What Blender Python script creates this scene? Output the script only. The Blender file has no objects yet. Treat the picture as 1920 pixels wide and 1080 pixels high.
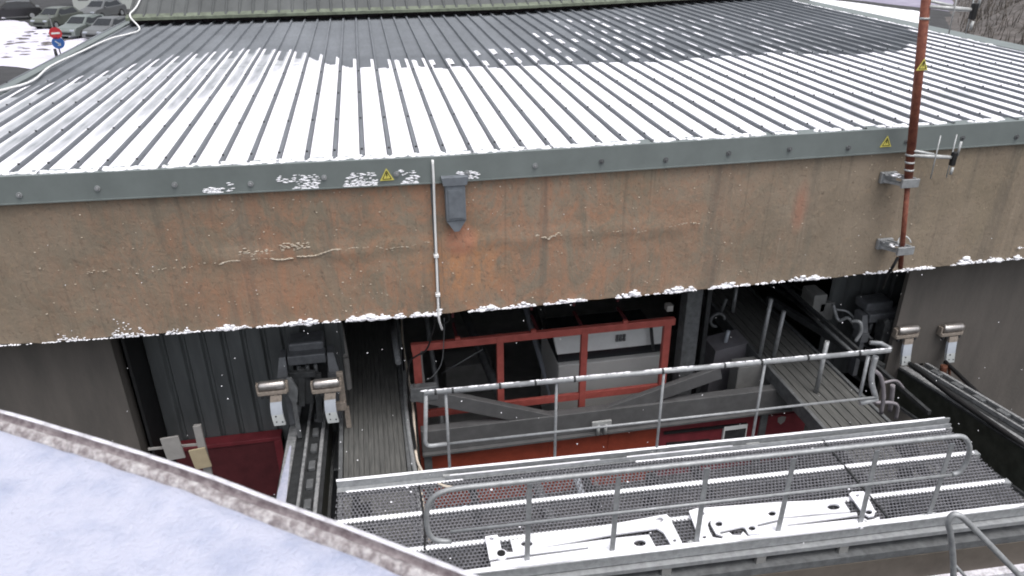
import bpy, bmesh, math, random
from mathutils import Vector, Matrix, noise
random.seed(7)
R = math.radians
S = bpy.context.scene
COL = S.collection

# ------------------------------------------------------------------ camera, light, exposure
FPX, PITCH, ROLL, YAW, CZ = 1430.0, R(26.82), R(-0.42), R(10.5), 5.8
fw = Vector((math.sin(YAW)*math.cos(PITCH), math.cos(YAW)*math.cos(PITCH), -math.sin(PITCH)))
rt0 = Vector((math.cos(YAW), -math.sin(YAW), 0)); up0 = rt0.cross(fw)
rt = rt0*math.cos(ROLL) + up0*math.sin(ROLL); up = -rt0*math.sin(ROLL) + up0*math.cos(ROLL)
cam = bpy.data.cameras.new('camera'); co = bpy.data.objects.new('camera', cam); COL.objects.link(co)
cam.sensor_width = 36.0; cam.lens = FPX/1920*36.0; cam.clip_start = 0.05; cam.clip_end = 600
m = Matrix((rt, up, -fw)).transposed().to_4x4(); m.translation = (0, 0, CZ); co.matrix_world = m
cam.dof.use_dof = True; cam.dof.focus_distance = 9.5; cam.dof.aperture_fstop = 3.0
S.camera = co
SUN_EL, SUN_AZ = 70.0, 150.0
w = bpy.data.worlds.new('World'); S.world = w; w.use_nodes = True
nt = w.node_tree; bg = nt.nodes['Background']; sky = nt.nodes.new('ShaderNodeTexSky')
sky.sky_type = 'NISHITA'; sky.sun_disc = False; sky.sun_elevation = R(SUN_EL); sky.sun_rotation = R(SUN_AZ)
sky.air_density = 1.0; sky.dust_density = 4.0; sky.ozone_density = 1.0
hs = nt.nodes.new('ShaderNodeHueSaturation'); hs.inputs['Saturation'].default_value = .30      # overcast: cloud greys the sky
nt.links.new(sky.outputs[0], hs.inputs['Color']); nt.links.new(hs.outputs[0], bg.inputs[0]); bg.inputs[1].default_value = 0.15
sl = bpy.data.lights.new('sun', 'SUN'); sl.energy = 1.0; sl.angle = R(40); sl.color = (1, .96, .91)
so = bpy.data.objects.new('sun', sl); COL.objects.link(so)
az = R(SUN_AZ); d = Vector((math.sin(az)*math.cos(R(SUN_EL)), math.cos(az)*math.cos(R(SUN_EL)), math.sin(R(SUN_EL))))
so.rotation_euler = d.to_track_quat('Z', 'Y').to_euler(); so.location = (0, 0, 40)
S.view_settings.view_transform = 'Standard'; S.view_settings.look = 'None'
S.view_settings.gamma = 1; S.view_settings.exposure = 0.7
S.cycles.max_bounces = 6; S.cycles.filter_width = 1.9

# ------------------------------------------------------------------ survey helpers: a sighted point brought to a real plane
def _ray(x, y): return fw + rt*((x-960)/FPX) + up*((540-y)/FPX)
def at_z(x, y, z): d = _ray(x, y); return Vector((0, 0, CZ)) + d*((z-CZ)/d.z)
def at_y(x, y, Y): d = _ray(x, y); return Vector((0, 0, CZ)) + d*(Y/d.y)

# ------------------------------------------------------------------ materials
def mat(name, col, rough=.6, metal=0.0, var=.18, scale=6.0, bump=.0, bscale=60., spec=.4, col2=None, stretch=(1, 1, 1), fac=(.35, .7)):
    m = bpy.data.materials.new(name); m.use_nodes = True; n = m.node_tree.nodes; l = m.node_tree.links
    b = n['Principled BSDF']; b.inputs['Roughness'].default_value = rough; b.inputs['Metallic'].default_value = metal
    b.inputs['Specular IOR Level'].default_value = spec
    tc = n.new('ShaderNodeTexCoord'); mp = n.new('ShaderNodeMapping'); mp.inputs['Scale'].default_value = stretch
    l.new(tc.outputs['Object'], mp.inputs['Vector'])
    nz = n.new('ShaderNodeTexNoise'); nz.inputs['Scale'].default_value = scale; nz.inputs['Detail'].default_value = 8; nz.inputs['Roughness'].default_value = .65
    l.new(mp.outputs[0], nz.inputs['Vector'])
    rp = n.new('ShaderNodeValToRGB'); rp.color_ramp.elements[0].position = fac[0]; rp.color_ramp.elements[1].position = fac[1]
    c2 = col2 or tuple(min(1, c*(1+var)) for c in col); c1 = col if col2 else tuple(c*(1-var) for c in col)
    rp.color_ramp.elements[0].color = (*c1, 1); rp.color_ramp.elements[1].color = (*c2, 1)
    l.new(nz.outputs['Fac'], rp.inputs[0]); l.new(rp.outputs[0], b.inputs['Base Color'])
    if bump:
        n2 = n.new('ShaderNodeTexNoise'); n2.inputs['Scale'].default_value = bscale; n2.inputs['Detail'].default_value = 4
        l.new(tc.outputs['Object'], n2.inputs['Vector'])
        bp = n.new('ShaderNodeBump'); bp.inputs['Strength'].default_value = bump; bp.inputs['Distance'].default_value = .02
        l.new(n2.outputs['Fac'], bp.inputs['Height']); l.new(bp.outputs[0], b.inputs['Normal'])
    m['out'] = 1
    return m

M = {}
M['snow'] = mat('snow', (.84, .84, .88), .8, var=.03, scale=3, bump=.25, bscale=18)
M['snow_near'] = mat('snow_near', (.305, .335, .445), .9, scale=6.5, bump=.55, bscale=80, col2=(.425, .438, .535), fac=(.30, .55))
M['snow_field'] = mat('trodden_snow', (.46, .45, .55), .85, scale=1.2, bump=.4, bscale=6, col2=(.60, .58, .66), fac=(.3, .6))
M['slush'] = mat('slush', (.22, .20, .27), .7, scale=.5, bump=.2, bscale=3, col2=(.34, .32, .40))
M['beamgrey'] = mat('dull_galvanised_beam', (.115, .115, .118), .55, .2, var=.16, scale=5)
M['grating'] = mat('worn_grating', (.15, .15, .165), .55, .25, var=.35, scale=20)
M['galv'] = mat('galvanised_steel', (.30, .31, .32), .5, .35, var=.2, scale=14)
M['galv_lt'] = mat('pale_galvanised_steel', (.46, .47, .47), .5, .25, var=.18, scale=14)
M['galv_dk'] = mat('dull_steel', (.12, .125, .13), .6, .2, var=.3, scale=9)
M['dark'] = mat('dark_steel', (.03, .032, .034), .65, .1, var=.4, scale=9)
M['black'] = mat('black_rubber', (.012, .012, .013), .6, var=.3)
M['flash'] = mat('grey_flashing', (.165, .188, .185), .5, .1, var=.10, scale=2.0)
M['clad'] = mat('cladding', (.098, .105, .108), .5, .1, var=.2, scale=2, stretch=(3, 3, .5))
M['red'] = mat('red_paint', (.27, .060, .05), .55, var=.2, scale=9, col2=(.40, .095, .078), fac=(.3, .7))
M['orange'] = mat('orange_red_paint', (.25, .046, .024), .55, var=.2, scale=5)
M['crimson'] = mat('crimson_paint', (.17, .026, .034), .5, var=.2, scale=5)
M['darkred'] = mat('dark_red_paint', (.085, .018, .022), .55, var=.2, scale=5)
M['rust'] = mat('rusty_red_pipe', (.12, .032, .022), .7, var=.3, scale=18, col2=(.24, .085, .05))
M['wallc'] = mat('taupe_render', (.080, .073, .067), .9, scale=1.3, bump=.2, bscale=14, stretch=(1.8, 1, .4), col2=(.118, .105, .095), fac=(.32, .70))
M['conc'] = mat('grey_concrete', (.21, .21, .205), .9, var=.18, scale=3, bump=.1)
M['deck'] = mat('weathered_deck', (.058, .059, .058), .8, var=.3, scale=5, stretch=(8, .5, 1), col2=(.125, .124, .118))
M['ground'] = mat('yard_asphalt', (.04, .04, .042), .85, var=.3, scale=1.2, bump=.1)
M['tan'] = mat('tan_board', (.36, .30, .20), .7, var=.1)
M['boardg'] = mat('grey_board', (.27, .26, .25), .7, var=.1)
M['white'] = mat('white_board', (.66, .68, .68), .6, var=.08, scale=3)
M['ltgrey'] = mat('pale_blue_grey_plate', (.40, .43, .48), .5, var=.1)
M['beige'] = mat('beige_bracket', (.24, .205, .175), .6, var=.25, scale=20)
M['chrome'] = mat('bright_roller', (.50, .47, .45), .32, .85, var=.2, scale=25)
M['yellow'] = mat('yellow_sticker', (.62, .55, .12), .5, var=.08)
M['wcable'] = mat('white_cable', (.74, .74, .74), .6, var=.05)
M['cream'] = mat('cream_hose', (.55, .48, .40), .6, var=.1)
M['greenroof'] = mat('grey_green_roof', (.083, .088, .088), .55, .1, var=.2, scale=1.5, stretch=(1, .4, 1))
M['lichen'] = mat('lichen_edge', (.13, .148, .112), .75, var=.3, scale=5)
M['brown'] = mat('brown_beam', (.10, .085, .072), .8, var=.2, scale=3)
M['gravel'] = mat('bank_earth', (.06, .054, .05), .95, var=.5, scale=1.6, bump=.8, bscale=2, col2=(.16, .145, .14))
M['glass'] = mat('car_glass', (.02, .022, .025), .1, var=.1)
M['signred'] = mat('sign_red', (.42, .03, .04), .5, var=.05)
M['signblue'] = mat('sign_blue', (.03, .10, .30), .5, var=.05)
M['groove'] = mat('grimy_rim', (.19, .165, .17), .85, scale=34, col2=(.50, .48, .485), fac=(.40, .66), bump=.6, bscale=70)
M['grime'] = mat('dark_grime', (.13, .105, .115), .8, scale=30, col2=(.30, .27, .28), fac=(.4, .65))
M['bright'] = mat('snow_capped_steel', (.34, .33, .35), .6, scale=14, col2=(.62, .61, .66), fac=(.35, .55))
M['cabgrey'] = mat('pale_cabin_grey', (.46, .46, .45), .55, var=.06, scale=2)
M['facade'] = mat('pale_plaster', (.42, .44, .42), .8, var=.06, scale=.5)

def beam_material():
    m = bpy.data.materials.new('weathered_concrete'); m.use_nodes = True; n = m.node_tree.nodes; l = m.node_tree.links
    b = n['Principled BSDF']; b.inputs['Roughness'].default_value = .9; b.inputs['Specular IOR Level'].default_value = .25
    tc = n.new('ShaderNodeTexCoord'); O = tc.outputs['Object']
    def nz(scale, det=8, st=(1, 1, 1), rough=.6, dist=0):
        mp = n.new('ShaderNodeMapping'); mp.inputs['Scale'].default_value = st; l.new(O, mp.inputs[0])
        t = n.new('ShaderNodeTexNoise'); t.inputs['Scale'].default_value = scale; t.inputs['Detail'].default_value = det
        t.inputs['Roughness'].default_value = rough; t.inputs['Distortion'].default_value = dist; l.new(mp.outputs[0], t.inputs['Vector']); return t.outputs['Fac']
    def ramp(v, p0, p1, c0=(0, 0, 0), c1=(1, 1, 1)):
        r = n.new('ShaderNodeValToRGB'); e = r.color_ramp.elements; e[0].position = p0; e[1].position = p1
        e[0].color = (*c0, 1); e[1].color = (*c1, 1); l.new(v, r.inputs[0]); return r.outputs[0]
    def mix(a, c, f, k=1.0):
        x = n.new('ShaderNodeMix'); x.data_type = 'RGBA'
        if k != 1.0:
            mu = n.new('ShaderNodeMath'); mu.operation = 'MULTIPLY'; l.new(f, mu.inputs[0]); mu.inputs[1].default_value = k; f = mu.outputs[0]
        l.new(f, x.inputs[0])
        for s, v in ((x.inputs[6], a), (x.inputs[7], c)):
            if isinstance(v, tuple): s.default_value = (*v, 1)
            else: l.new(v, s)
        return x.outputs[2]
    def blob(cx, cz, rx, rz):       # an iron stain with its own place and outline
        mp = n.new('ShaderNodeMapping'); mp.inputs['Location'].default_value = (-cx/rx, 0, -cz/rz); mp.inputs['Scale'].default_value = (1/rx, 0, 1/rz); l.new(O, mp.inputs[0])
        g = n.new('ShaderNodeTexGradient'); g.gradient_type = 'SPHERICAL'; l.new(mp.outputs[0], g.inputs[0]); return g.outputs['Fac']
    base = mix((.195, .160, .121), (.265, .216, .165), ramp(nz(1.1), .35, .68))
    base = mix(base, (.245, .205, .135), ramp(nz(.7, 3, (1, 1, .5)), .55, .75), .35)
    # reddish rust bloom, speckled, strongest round the middle
    a = n.new('ShaderNodeMath'); a.operation = 'MULTIPLY'; l.new(ramp(nz(2.6, 12, (1, 1, .5), .82, 1.4), .44, .60), a.inputs[0]); l.new(ramp(blob(.6, 1.5, 5.8, 3.2), .0, .6), a.inputs[1])
    base = mix(base, (.375, .19, .115), a.outputs[0], .66)
    base = mix(base, (.38, .20, .125), ramp(blob(-1.6, 1.35, 1.5, .75), .05, .9), .42)
    a3 = n.new('ShaderNodeMath'); a3.operation = 'MULTIPLY'; l.new(ramp(nz(9, 6, (1, 1, .5), .7), .35, .6), a3.inputs[0]); l.new(ramp(blob(1.0, 1.55, .85, .75), .0, .75), a3.inputs[1])
    base = mix(base, (.45, .225, .115), a3.outputs[0], .85)
    base = mix(base, (.40, .190, .125), ramp(blob(1.0, 1.92, .28, .32), .15, .5), .8)
    base = mix(base, (.34, .16, .11), ramp(blob(5.75, 2.0, .16, .5), .1, .7), .6)
    base = mix(base, (.31, .235, .165), ramp(nz(7, 6, (1, 1, .8), .62, 2.5), .56, .66), .42)
    base = mix(base, (.13, .10, .08), ramp(nz(8.5, 6, (1.1, 1, .8), .62, 2.5), .57, .66), .45)
    # dark vertical run marks
    base = mix(base, (.095, .088, .08), ramp(nz(1.0, 5, (3.2, 1, .16), .6), .54, .74), .66)
    base = mix(base, (.085, .075, .066), ramp(nz(1.0, 4, (9, 1, .22), .6), .60, .74), .5)
    base = mix(base, (.33, .27, .21), ramp(nz(1.3, 4, (7, 1, .25), .6), .62, .76), .4)
    base = mix(base, (.12, .125, .105), ramp(nz(1.6, 5, (2.2, 1, .35), .6), .60, .78), .5)
    # pitted speckle: pale chips and dark pores
    base = mix(base, (.46, .39, .30), ramp(nz(14, 5, (1, 1, .8), .65), .655, .74), .50)
    base = mix(base, (.075, .06, .05), ramp(nz(12, 5, (1, 1, 1), .65), .64, .74), .6)
    l.new(base, b.inputs['Base Color'])
    bp = n.new('ShaderNodeBump'); bp.inputs['Strength'].default_value = .55; bp.inputs['Distance'].default_value = .03
    l.new(nz(9, 8, (1, 1, .8), .7, .5), bp.inputs['Height']); l.new(bp.outputs[0], b.inputs['Normal'])
    return m
M['beam'] = beam_material()

def attr_snow_material(name, metal_col, snow_col, attr, nscale, st, amp=1.3):
    m = bpy.data.materials.new(name); m.use_nodes = True; n = m.node_tree.nodes; l = m.node_tree.links
    b = n['Principled BSDF']; b.inputs['Roughness'].default_value = .6
    at = n.new('ShaderNodeAttribute'); at.attribute_name = attr
    tc = n.new('ShaderNodeTexCoord'); mp = n.new('ShaderNodeMapping'); mp.inputs['Scale'].default_value = st; l.new(tc.outputs['Object'], mp.inputs[0])
    t = n.new('ShaderNodeTexNoise'); t.inputs['Scale'].default_value = nscale; t.inputs['Detail'].default_value = 7; t.inputs['Roughness'].default_value = .7; l.new(mp.outputs[0], t.inputs['Vector'])
    s1 = n.new('ShaderNodeMath'); s1.operation = 'SUBTRACT'; l.new(t.outputs['Fac'], s1.inputs[0]); s1.inputs[1].default_value = .5
    s2 = n.new('ShaderNodeMath'); s2.operation = 'MULTIPLY_ADD'; l.new(s1.outputs[0], s2.inputs[0]); s2.inputs[1].default_value = amp; l.new(at.outputs['Fac'], s2.inputs[2]); s2.use_clamp = True
    t2 = n.new('ShaderNodeTexNoise'); t2.inputs['Scale'].default_value = 2.2; t2.inputs['Detail'].default_value = 6; l.new(tc.outputs['Object'], t2.inputs['Vector'])
    mc = n.new('ShaderNodeMix'); mc.data_type = 'RGBA'; l.new(t2.outputs['Fac'], mc.inputs[0]); mc.inputs[6].default_value = (*[c*.75 for c in metal_col], 1); mc.inputs[7].default_value = (*[c*1.25 for c in metal_col], 1)
    mx = n.new('ShaderNodeMix'); mx.data_type = 'RGBA'; l.new(s2.outputs[0], mx.inputs[0]); l.new(mc.outputs[2], mx.inputs[6]); mx.inputs[7].default_value = (*snow_col, 1)
    l.new(mx.outputs[2], b.inputs['Base Color'])
    return m
M['roof'] = attr_snow_material('frosted_roof_sheet', (.112, .121, .134), (.34, .36, .39), 'frost', 5, (3, .5, 1), .45)
M['roofsnow'] = attr_snow_material('roof_snow', (.15, .168, .175), (.84, .83, .89), 'depth', 6, (3, .35, 1), .75)

# ------------------------------------------------------------------ mesh helpers
class MB:
    def __init__(s): s.v = []; s.f = []; s.mi = []; s.cur = 0; s.sm = []
    def face(s, idx, smooth=False): s.f.append(idx); s.mi.append(s.cur); s.sm.append(smooth)
    def quad(s, a, b, c, d):
        i = len(s.v); s.v += [tuple(a), tuple(b), tuple(c), tuple(d)]; s.face((i, i+1, i+2, i+3))
    def box(s, c, size, rot=None, bev=0.0):
        c = Vector(c); hx, hy, hz = (q/2 for q in size)
        if bev > 0:
            bm = bmesh.new(); bmesh.ops.create_cube(bm, size=1)
            for vv in bm.verts: vv.co = Vector((vv.co.x*size[0], vv.co.y*size[1], vv.co.z*size[2]))
            bmesh.ops.bevel(bm, geom=bm.edges[:], offset=bev, segments=2, affect='EDGES', profile=.5)
            i = len(s.v); bm.verts.index_update()
            for vv in bm.verts: s.v.append(tuple(c + ((rot @ vv.co) if rot else vv.co)))
            for ff in bm.faces: s.face(tuple(i+q.index for q in ff.verts))
            bm.free(); return s
        i = len(s.v)
        for sx, sy, sz in ((-1, -1, -1), (1, -1, -1), (1, 1, -1), (-1, 1, -1), (-1, -1, 1), (1, -1, 1), (1, 1, 1), (-1, 1, 1)):
            p = Vector((sx*hx, sy*hy, sz*hz)); s.v.append(tuple(c + ((rot @ p) if rot else p)))
        for q in ((0, 3, 2, 1), (4, 5, 6, 7), (0, 1, 5, 4), (1, 2, 6, 5), (2, 3, 7, 6), (3, 0, 4, 7)): s.face(tuple(i+k for k in q))
        return s
    def span(s, lo, hi, bev=0.0):
        return s.box([(a+b)/2 for a, b in zip(lo, hi)], [abs(b-a) for a, b in zip(lo, hi)], None, bev)
    def bar(s, a, b, wd, ht, upv=(0, 0, 1), bev=0.0):       # rectangular bar from a to b
        a = Vector(a); b = Vector(b); x = (b-a); L = x.length; x.normalize(); upv = Vector(upv)
        y = upv.cross(x)
        if y.length < 1e-5: y = Vector((0, 1, 0)).cross(x)
        y.normalize(); z = x.cross(y); rot = Matrix((x, y, z)).transposed()
        return s.box((a+b)/2, (L, wd, ht), rot, bev)
    def tube(s, pts, r, seg=8, caps=True, smooth=True):
        pts = [Vector(p) for p in pts]; n = len(pts); rings = []
        t0 = (pts[1]-pts[0]).normalized(); ref = Vector((0, 0, 1)) if abs(t0.z) < .9 else Vector((1, 0, 0))
        nrm = (ref - t0*ref.dot(t0)).normalized()
        for k, p in enumerate(pts):
            t = ((pts[k+1]-pts[k]).normalized() if k < n-1 else Vector()) + ((pts[k]-pts[k-1]).normalized() if k > 0 else Vector())
            t.normalize(); nrm = (nrm - t*nrm.dot(t)).normalized(); bi = t.cross(nrm)
            rr = r[k] if isinstance(r, (list, tuple)) else r
            i = len(s.v); rings.append(i)
            for q in range(seg):
                a = 2*math.pi*q/seg; s.v.append(tuple(p + nrm*(rr*math.cos(a)) + bi*(rr*math.sin(a))))
        for k in range(n-1):
            for q in range(seg):
                a, b = rings[k], rings[k+1]; q2 = (q+1) % seg; s.face((a+q, a+q2, b+q2, b+q), smooth)
        if caps:
            s.face(tuple(rings[0]+q for q in reversed(range(seg)))); s.face(tuple(rings[-1]+q for q in range(seg)))
        return s
    def blob(s, c, r, sq=(1, 1, 1), seed=0):
        bm = bmesh.new(); bmesh.ops.create_icosphere(bm, subdivisions=1 if r < .035 else 2, radius=1); i = len(s.v)
        bm.verts.index_update()
        for vv in bm.verts:
            k = 1 + .45*noise.noise(vv.co*1.6 + Vector((seed*3.1, seed*1.7, seed)))
            s.v.append((c[0]+vv.co.x*r*sq[0]*k, c[1]+vv.co.y*r*sq[1]*k, c[2]+vv.co.z*r*sq[2]*k))
        for ff in bm.faces: s.face(tuple(i+q.index for q in ff.verts), True)
        bm.free(); return s
    def prism(s, pts, ext):      # planar polygon pushed along ext
        i = len(s.v); n = len(pts); ext = Vector(ext)
        s.v += [tuple(p) for p in pts] + [tuple(Vector(p)+ext) for p in pts]
        s.face(tuple(reversed(range(i, i+n)))); s.face(tuple(range(i+n, i+2*n)))
        for k in range(n): s.face((i+k, i+(k+1) % n, i+n+(k+1) % n, i+n+k))
        return s
    def build(s, name, mats, parent=None):
        me = bpy.data.meshes.new(name); me.from_pydata(s.v, [], s.f)
        if not isinstance(mats, (list, tuple)): mats = [mats]
        for mm in mats: me.materials.append(mm if not isinstance(mm, str) else M[mm])
        me.polygons.foreach_set('material_index', s.mi); me.polygons.foreach_set('use_smooth', s.sm)
        bm = bmesh.new(); bm.from_mesh(me); bmesh.ops.recalc_face_normals(bm, faces=bm.faces[:]); bm.to_mesh(me); bm.free()
        me.update(); o = bpy.data.objects.new(name, me); COL.objects.link(o)
        if parent is not None:
            o.parent = parent
            o.matrix_parent_inverse = Matrix.Translation(-parent.location) if parent.type == 'EMPTY' else Matrix.Identity(4)
        return o

def tag(o, label=None, cat=None, group=None, kind=None):
    for k, v in (('label', label), ('category', cat), ('group', group), ('kind', kind)):
        if v: o[k] = v
    return o
def thing(name, loc, label, cat, group=None):
    o = bpy.data.objects.new(name, None); o.empty_display_size = .2; COL.objects.link(o); o.location = loc
    return tag(o, label, cat, group)
def copy_thing(src, delta, label):
    r = src.copy(); COL.objects.link(r); r.location = src.location + Vector(delta); r['label'] = label
    for ch in list(src.children):
        c = ch.copy(); COL.objects.link(c); c.parent = r; c.matrix_parent_inverse = ch.matrix_parent_inverse.copy()
        for g in list(ch.children):
            e = g.copy(); COL.objects.link(e); e.parent = c; e.matrix_parent_inverse = g.matrix_parent_inverse.copy()
    return r
def arc(p0, p1, p2, n=6):      # quadratic curve
    p0, p1, p2 = Vector(p0), Vector(p1), Vector(p2)
    return [p0*(1-t)**2 + p1*2*t*(1-t) + p2*t*t for t in [k/n for k in range(n+1)]]
def smooth(pts, n=6):
    pts = [Vector(p) for p in pts]; out = []
    P = [pts[0]*2-pts[1]] + pts + [pts[-1]*2-pts[-2]]
    for k in range(1, len(P)-2):
        a, b, c, d = P[k-1:k+3]
        for j in range(n):
            t = j/n; out.append(.5*((2*b) + (c-a)*t + (2*a-5*b+4*c-d)*t*t + (3*b-a-3*c+d)*t**3))
    out.append(pts[-1]); return out

GZ = -3.0                                   # level of yard, dock floor and car park
CX, CY, EZ = 0.73, 9.03, 3.02               # corner of the facade, level of the eave
KT = math.tan(R(3.0))
def fy(x): return CY if x >= CX else CY + (CX-x)*KT      # facade line, bending back at the corner

# ------------------------------------------------------------------ setting: ground, road, snow, bank
g = MB(); N = 40
g.quad((-160, -30, GZ), (200, -30, GZ), (200, 220, GZ), (-160, 220, GZ)); tag(g.build('ground', 'ground'), kind='structure')

def flat_patch(name, pts, z, m, step=1.2, amp=.06, kind='structure', edge=.5):
    """an irregular sheet of ground cover following an outline, gently uneven"""
    P = []
    n = len(pts)
    for k in range(n):
        a, b = Vector(pts[k]), Vector(pts[(k+1) % n]); L = (b-a).length; q = max(1, int(L/step))
        for j in range(q):
            p = a.lerp(b, j/q); v = noise.noise_vector(p*.55)*edge; P.append(Vector((p.x+v.x, p.y+v.y, z)))
    bm = bmesh.new(); vs = [bm.verts.new(p) for p in P]; bm.faces.new(vs)
    bmesh.ops.triangulate(bm, faces=bm.faces[:])
    bmesh.ops.subdivide_edges(bm, edges=[e for e in bm.edges if e.calc_length() > step*1.5], cuts=3, use_grid_fill=True)
    for v in bm.verts:
        if not v.is_boundary: v.co.z += .05 + amp*(1+noise.noise(v.co*.4)) + .4*amp*noise.noise(v.co*1.7)
    me = bpy.data.meshes.new(name); bm.to_mesh(me); bm.free(); me.materials.append(M[m])
    o = bpy.data.objects.new(name, me); COL.objects.link(o); return tag(o, kind=kind)
Z2 = lambda x, y: at_z(x, y, GZ)
flat_patch('snow_field', [Z2(-260, 20), Z2(0, 31), Z2(40, 42), Z2(80, 56), Z2(178, 78), Z2(120, 108), Z2(68, 131), Z2(0, 124), Z2(-260, 118)], GZ+.02, 'snow_field')
flat_patch('snow_verge', [Z2(1500, -6), Z2(1600, 5), Z2(1700, 19), Z2(1738, 25), Z2(1742, 52), Z2(1700, 60), Z2(1500, 40)], GZ+.02, 'snow', edge=.15)
flat_patch('slush_road', [Z2(1480, -60), Z2(1900, -60), Z2(1790, 24), Z2(1740, 16), Z2(1600, 0), Z2(1500, -8)], GZ+.012, 'slush', amp=.01)
# dark earth patches showing through the snow
sp = MB()
for k in range(70):
    x = random.uniform(5, 150); y = random.uniform(62, 118)
    if y > 78+ (150-x)*.35 or (x < 40 and y < 75): continue
    p = Z2(x, y); sp.blob((p.x, p.y, GZ+.12), random.uniform(.08, .3), (1.6, 1.0, .3), k)
tag(sp.build('earth_clods', 'gravel'), kind='stuff')

# earth bank on the far right
bank_x = lambda y: 39 + max(0, y-47)*.78 + max(0, 47-y)*.3
bk = MB(); n1, n2 = 60, 40
for i in range(n1+1):
    for j in range(n2+1):
        x = 34 + i*70/n1; y = 30 + j*75/n2
        dd = max(0, (x-bank_x(y)))
        z = GZ - .05 + min(dd, 22)*.42 + (noise.fractal(Vector((x*.22, y*.22, 1)), 1, 2, 5)*1.1 if dd > 0 else 0)*min(1, dd/4)
        bk.v.append((x, y, z))
for i in range(n1):
    for j in range(n2):
        a = i*(n2+1)+j; bk.face((a, a+n2+1, a+n2+2, a+1), True)
tag(bk.build('earth_bank', 'gravel'), kind='structure')

# ------------------------------------------------------------------ station building
B = thing('station_building', (4, 9.5, GZ), 'concrete cable lift station with ribbed metal roof, grey flashing and deep stained concrete beam', 'building')
PITCHX = .333
xr0 = at_y(627, 297, CY+.15).x
XL, XR = -5.95, 13.05
YB = 23.6
ks = range(int(math.floor((XL-xr0)/PITCHX)), int(math.ceil((XR-xr0)/PITCHX)))
def eave_back(x): return 21.75 if x < 4 else 21.75 + (x-4)*.17
rf = MB(); frost = []
HW, TW, RH = .030, .018, .052
LAPS = [14.9, 18.6]
for k in ks:
    xa = xr0 + k*PITCHX; prof = [(xa-HW, 0), (xa-TW, RH), (xa+TW, RH), (xa+HW, 0), (xa+PITCHX*.5, .002), (xa+PITCHX-HW, 0)]
    ys = []
    y0 = fy(xa)+.02; y = y0
    while y < YB: ys.append(y); y += .30
    ys.append(YB)
    base = len(rf.v)
    for y in ys:
        lap = sum(.006 for L in LAPS if y > L)
        for px, pz in prof:
            rf.v.append((px, max(y, fy(px)+.02), EZ+pz+lap))
            fr = .0
            fr += .22*max(0, noise.noise(Vector((px*.9, y*.35, 4)))) + (.10 if y > 16 else .0)
            frost.append(fr)
    n = len(prof)
    for a in range(len(ys)-1):
        for b in range(n-1):
            q = base+a*n+b; rf.face((q, q+1, q+n+1, q+n))
roof = rf.build('metal_roof', 'roof', B)
at = roof.data.attributes.new('frost', 'FLOAT', 'POINT'); at.data.foreach_set('value', frost)
vf = MB()
vf.span((XL-.16, 9.2, EZ-.25), (XL+.02, YB, EZ+.05)); vf.build('verge_flashing', 'flash', roof); vf = MB(); vf.span((XR-.02, 8.9, EZ-.25), (XR+.5, YB, EZ+.045)); vf.build('verge_flashing', 'flash', roof)
# fixings on the ribs
fx = MB()
for k in ks:
    xa = xr0 + k*PITCHX
    for yy in (fy(xa)+.35, fy(xa)+1.9, fy(xa)+3.6, fy(xa)+5.4):
        fx.tube([(xa, yy, EZ+RH-.002), (xa, yy, EZ+RH+.018)], .014, 6)
fx.build('roof_screw', 'dark', roof)['kind'] = 'stuff'

# eave flashing along the bent facade
def along(x0, x1, step): 
    n = max(1, int(abs(x1-x0)/step)); return [x0+(x1-x0)*k/n for k in range(n+1)]
fl = MB()
for xa, xb in ((-9.0, CX), (CX, 18.0)):
    A, Bv = Vector((xa, fy(xa), 0)), Vector((xb, fy(xb), 0))
    for y0, y1, z0, z1 in ((-.05, -.02, EZ-.285, EZ+.028), (-.05, .16, EZ+.028, EZ+.034), (-.062, -.018, EZ-.30, EZ-.285)):
        i = len(fl.v)
        for p in (A, Bv):
            for yy, zz in ((y0, z0), (y1, z0), (y1, z1), (y0, z1)): fl.v.append((p.x, p.y+yy, zz))
        for q in ((0, 1, 2, 3), (7, 6, 5, 4), (0, 4, 5, 1), (1, 5, 6, 2), (2, 6, 7, 3), (3, 7, 4, 0)): fl.face(tuple(i+j for j in q))
flash = fl.build('eave_flashing', 'flash', B)
for k in range(21):
    x = -4.05 + k*.86; z = EZ-.17+(.015 if k % 3 else -.02)
    b = MB(); b.tube([(x, fy(x)-.05, z), (x, fy(x)-.062, z)], .034, 10); b.tube([(x, fy(x)-.062, z), (x, fy(x)-.085, z)], .014, 6)
    b.build('bolt', 'galv_dk' if k > 7 else 'galv', flash)
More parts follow.
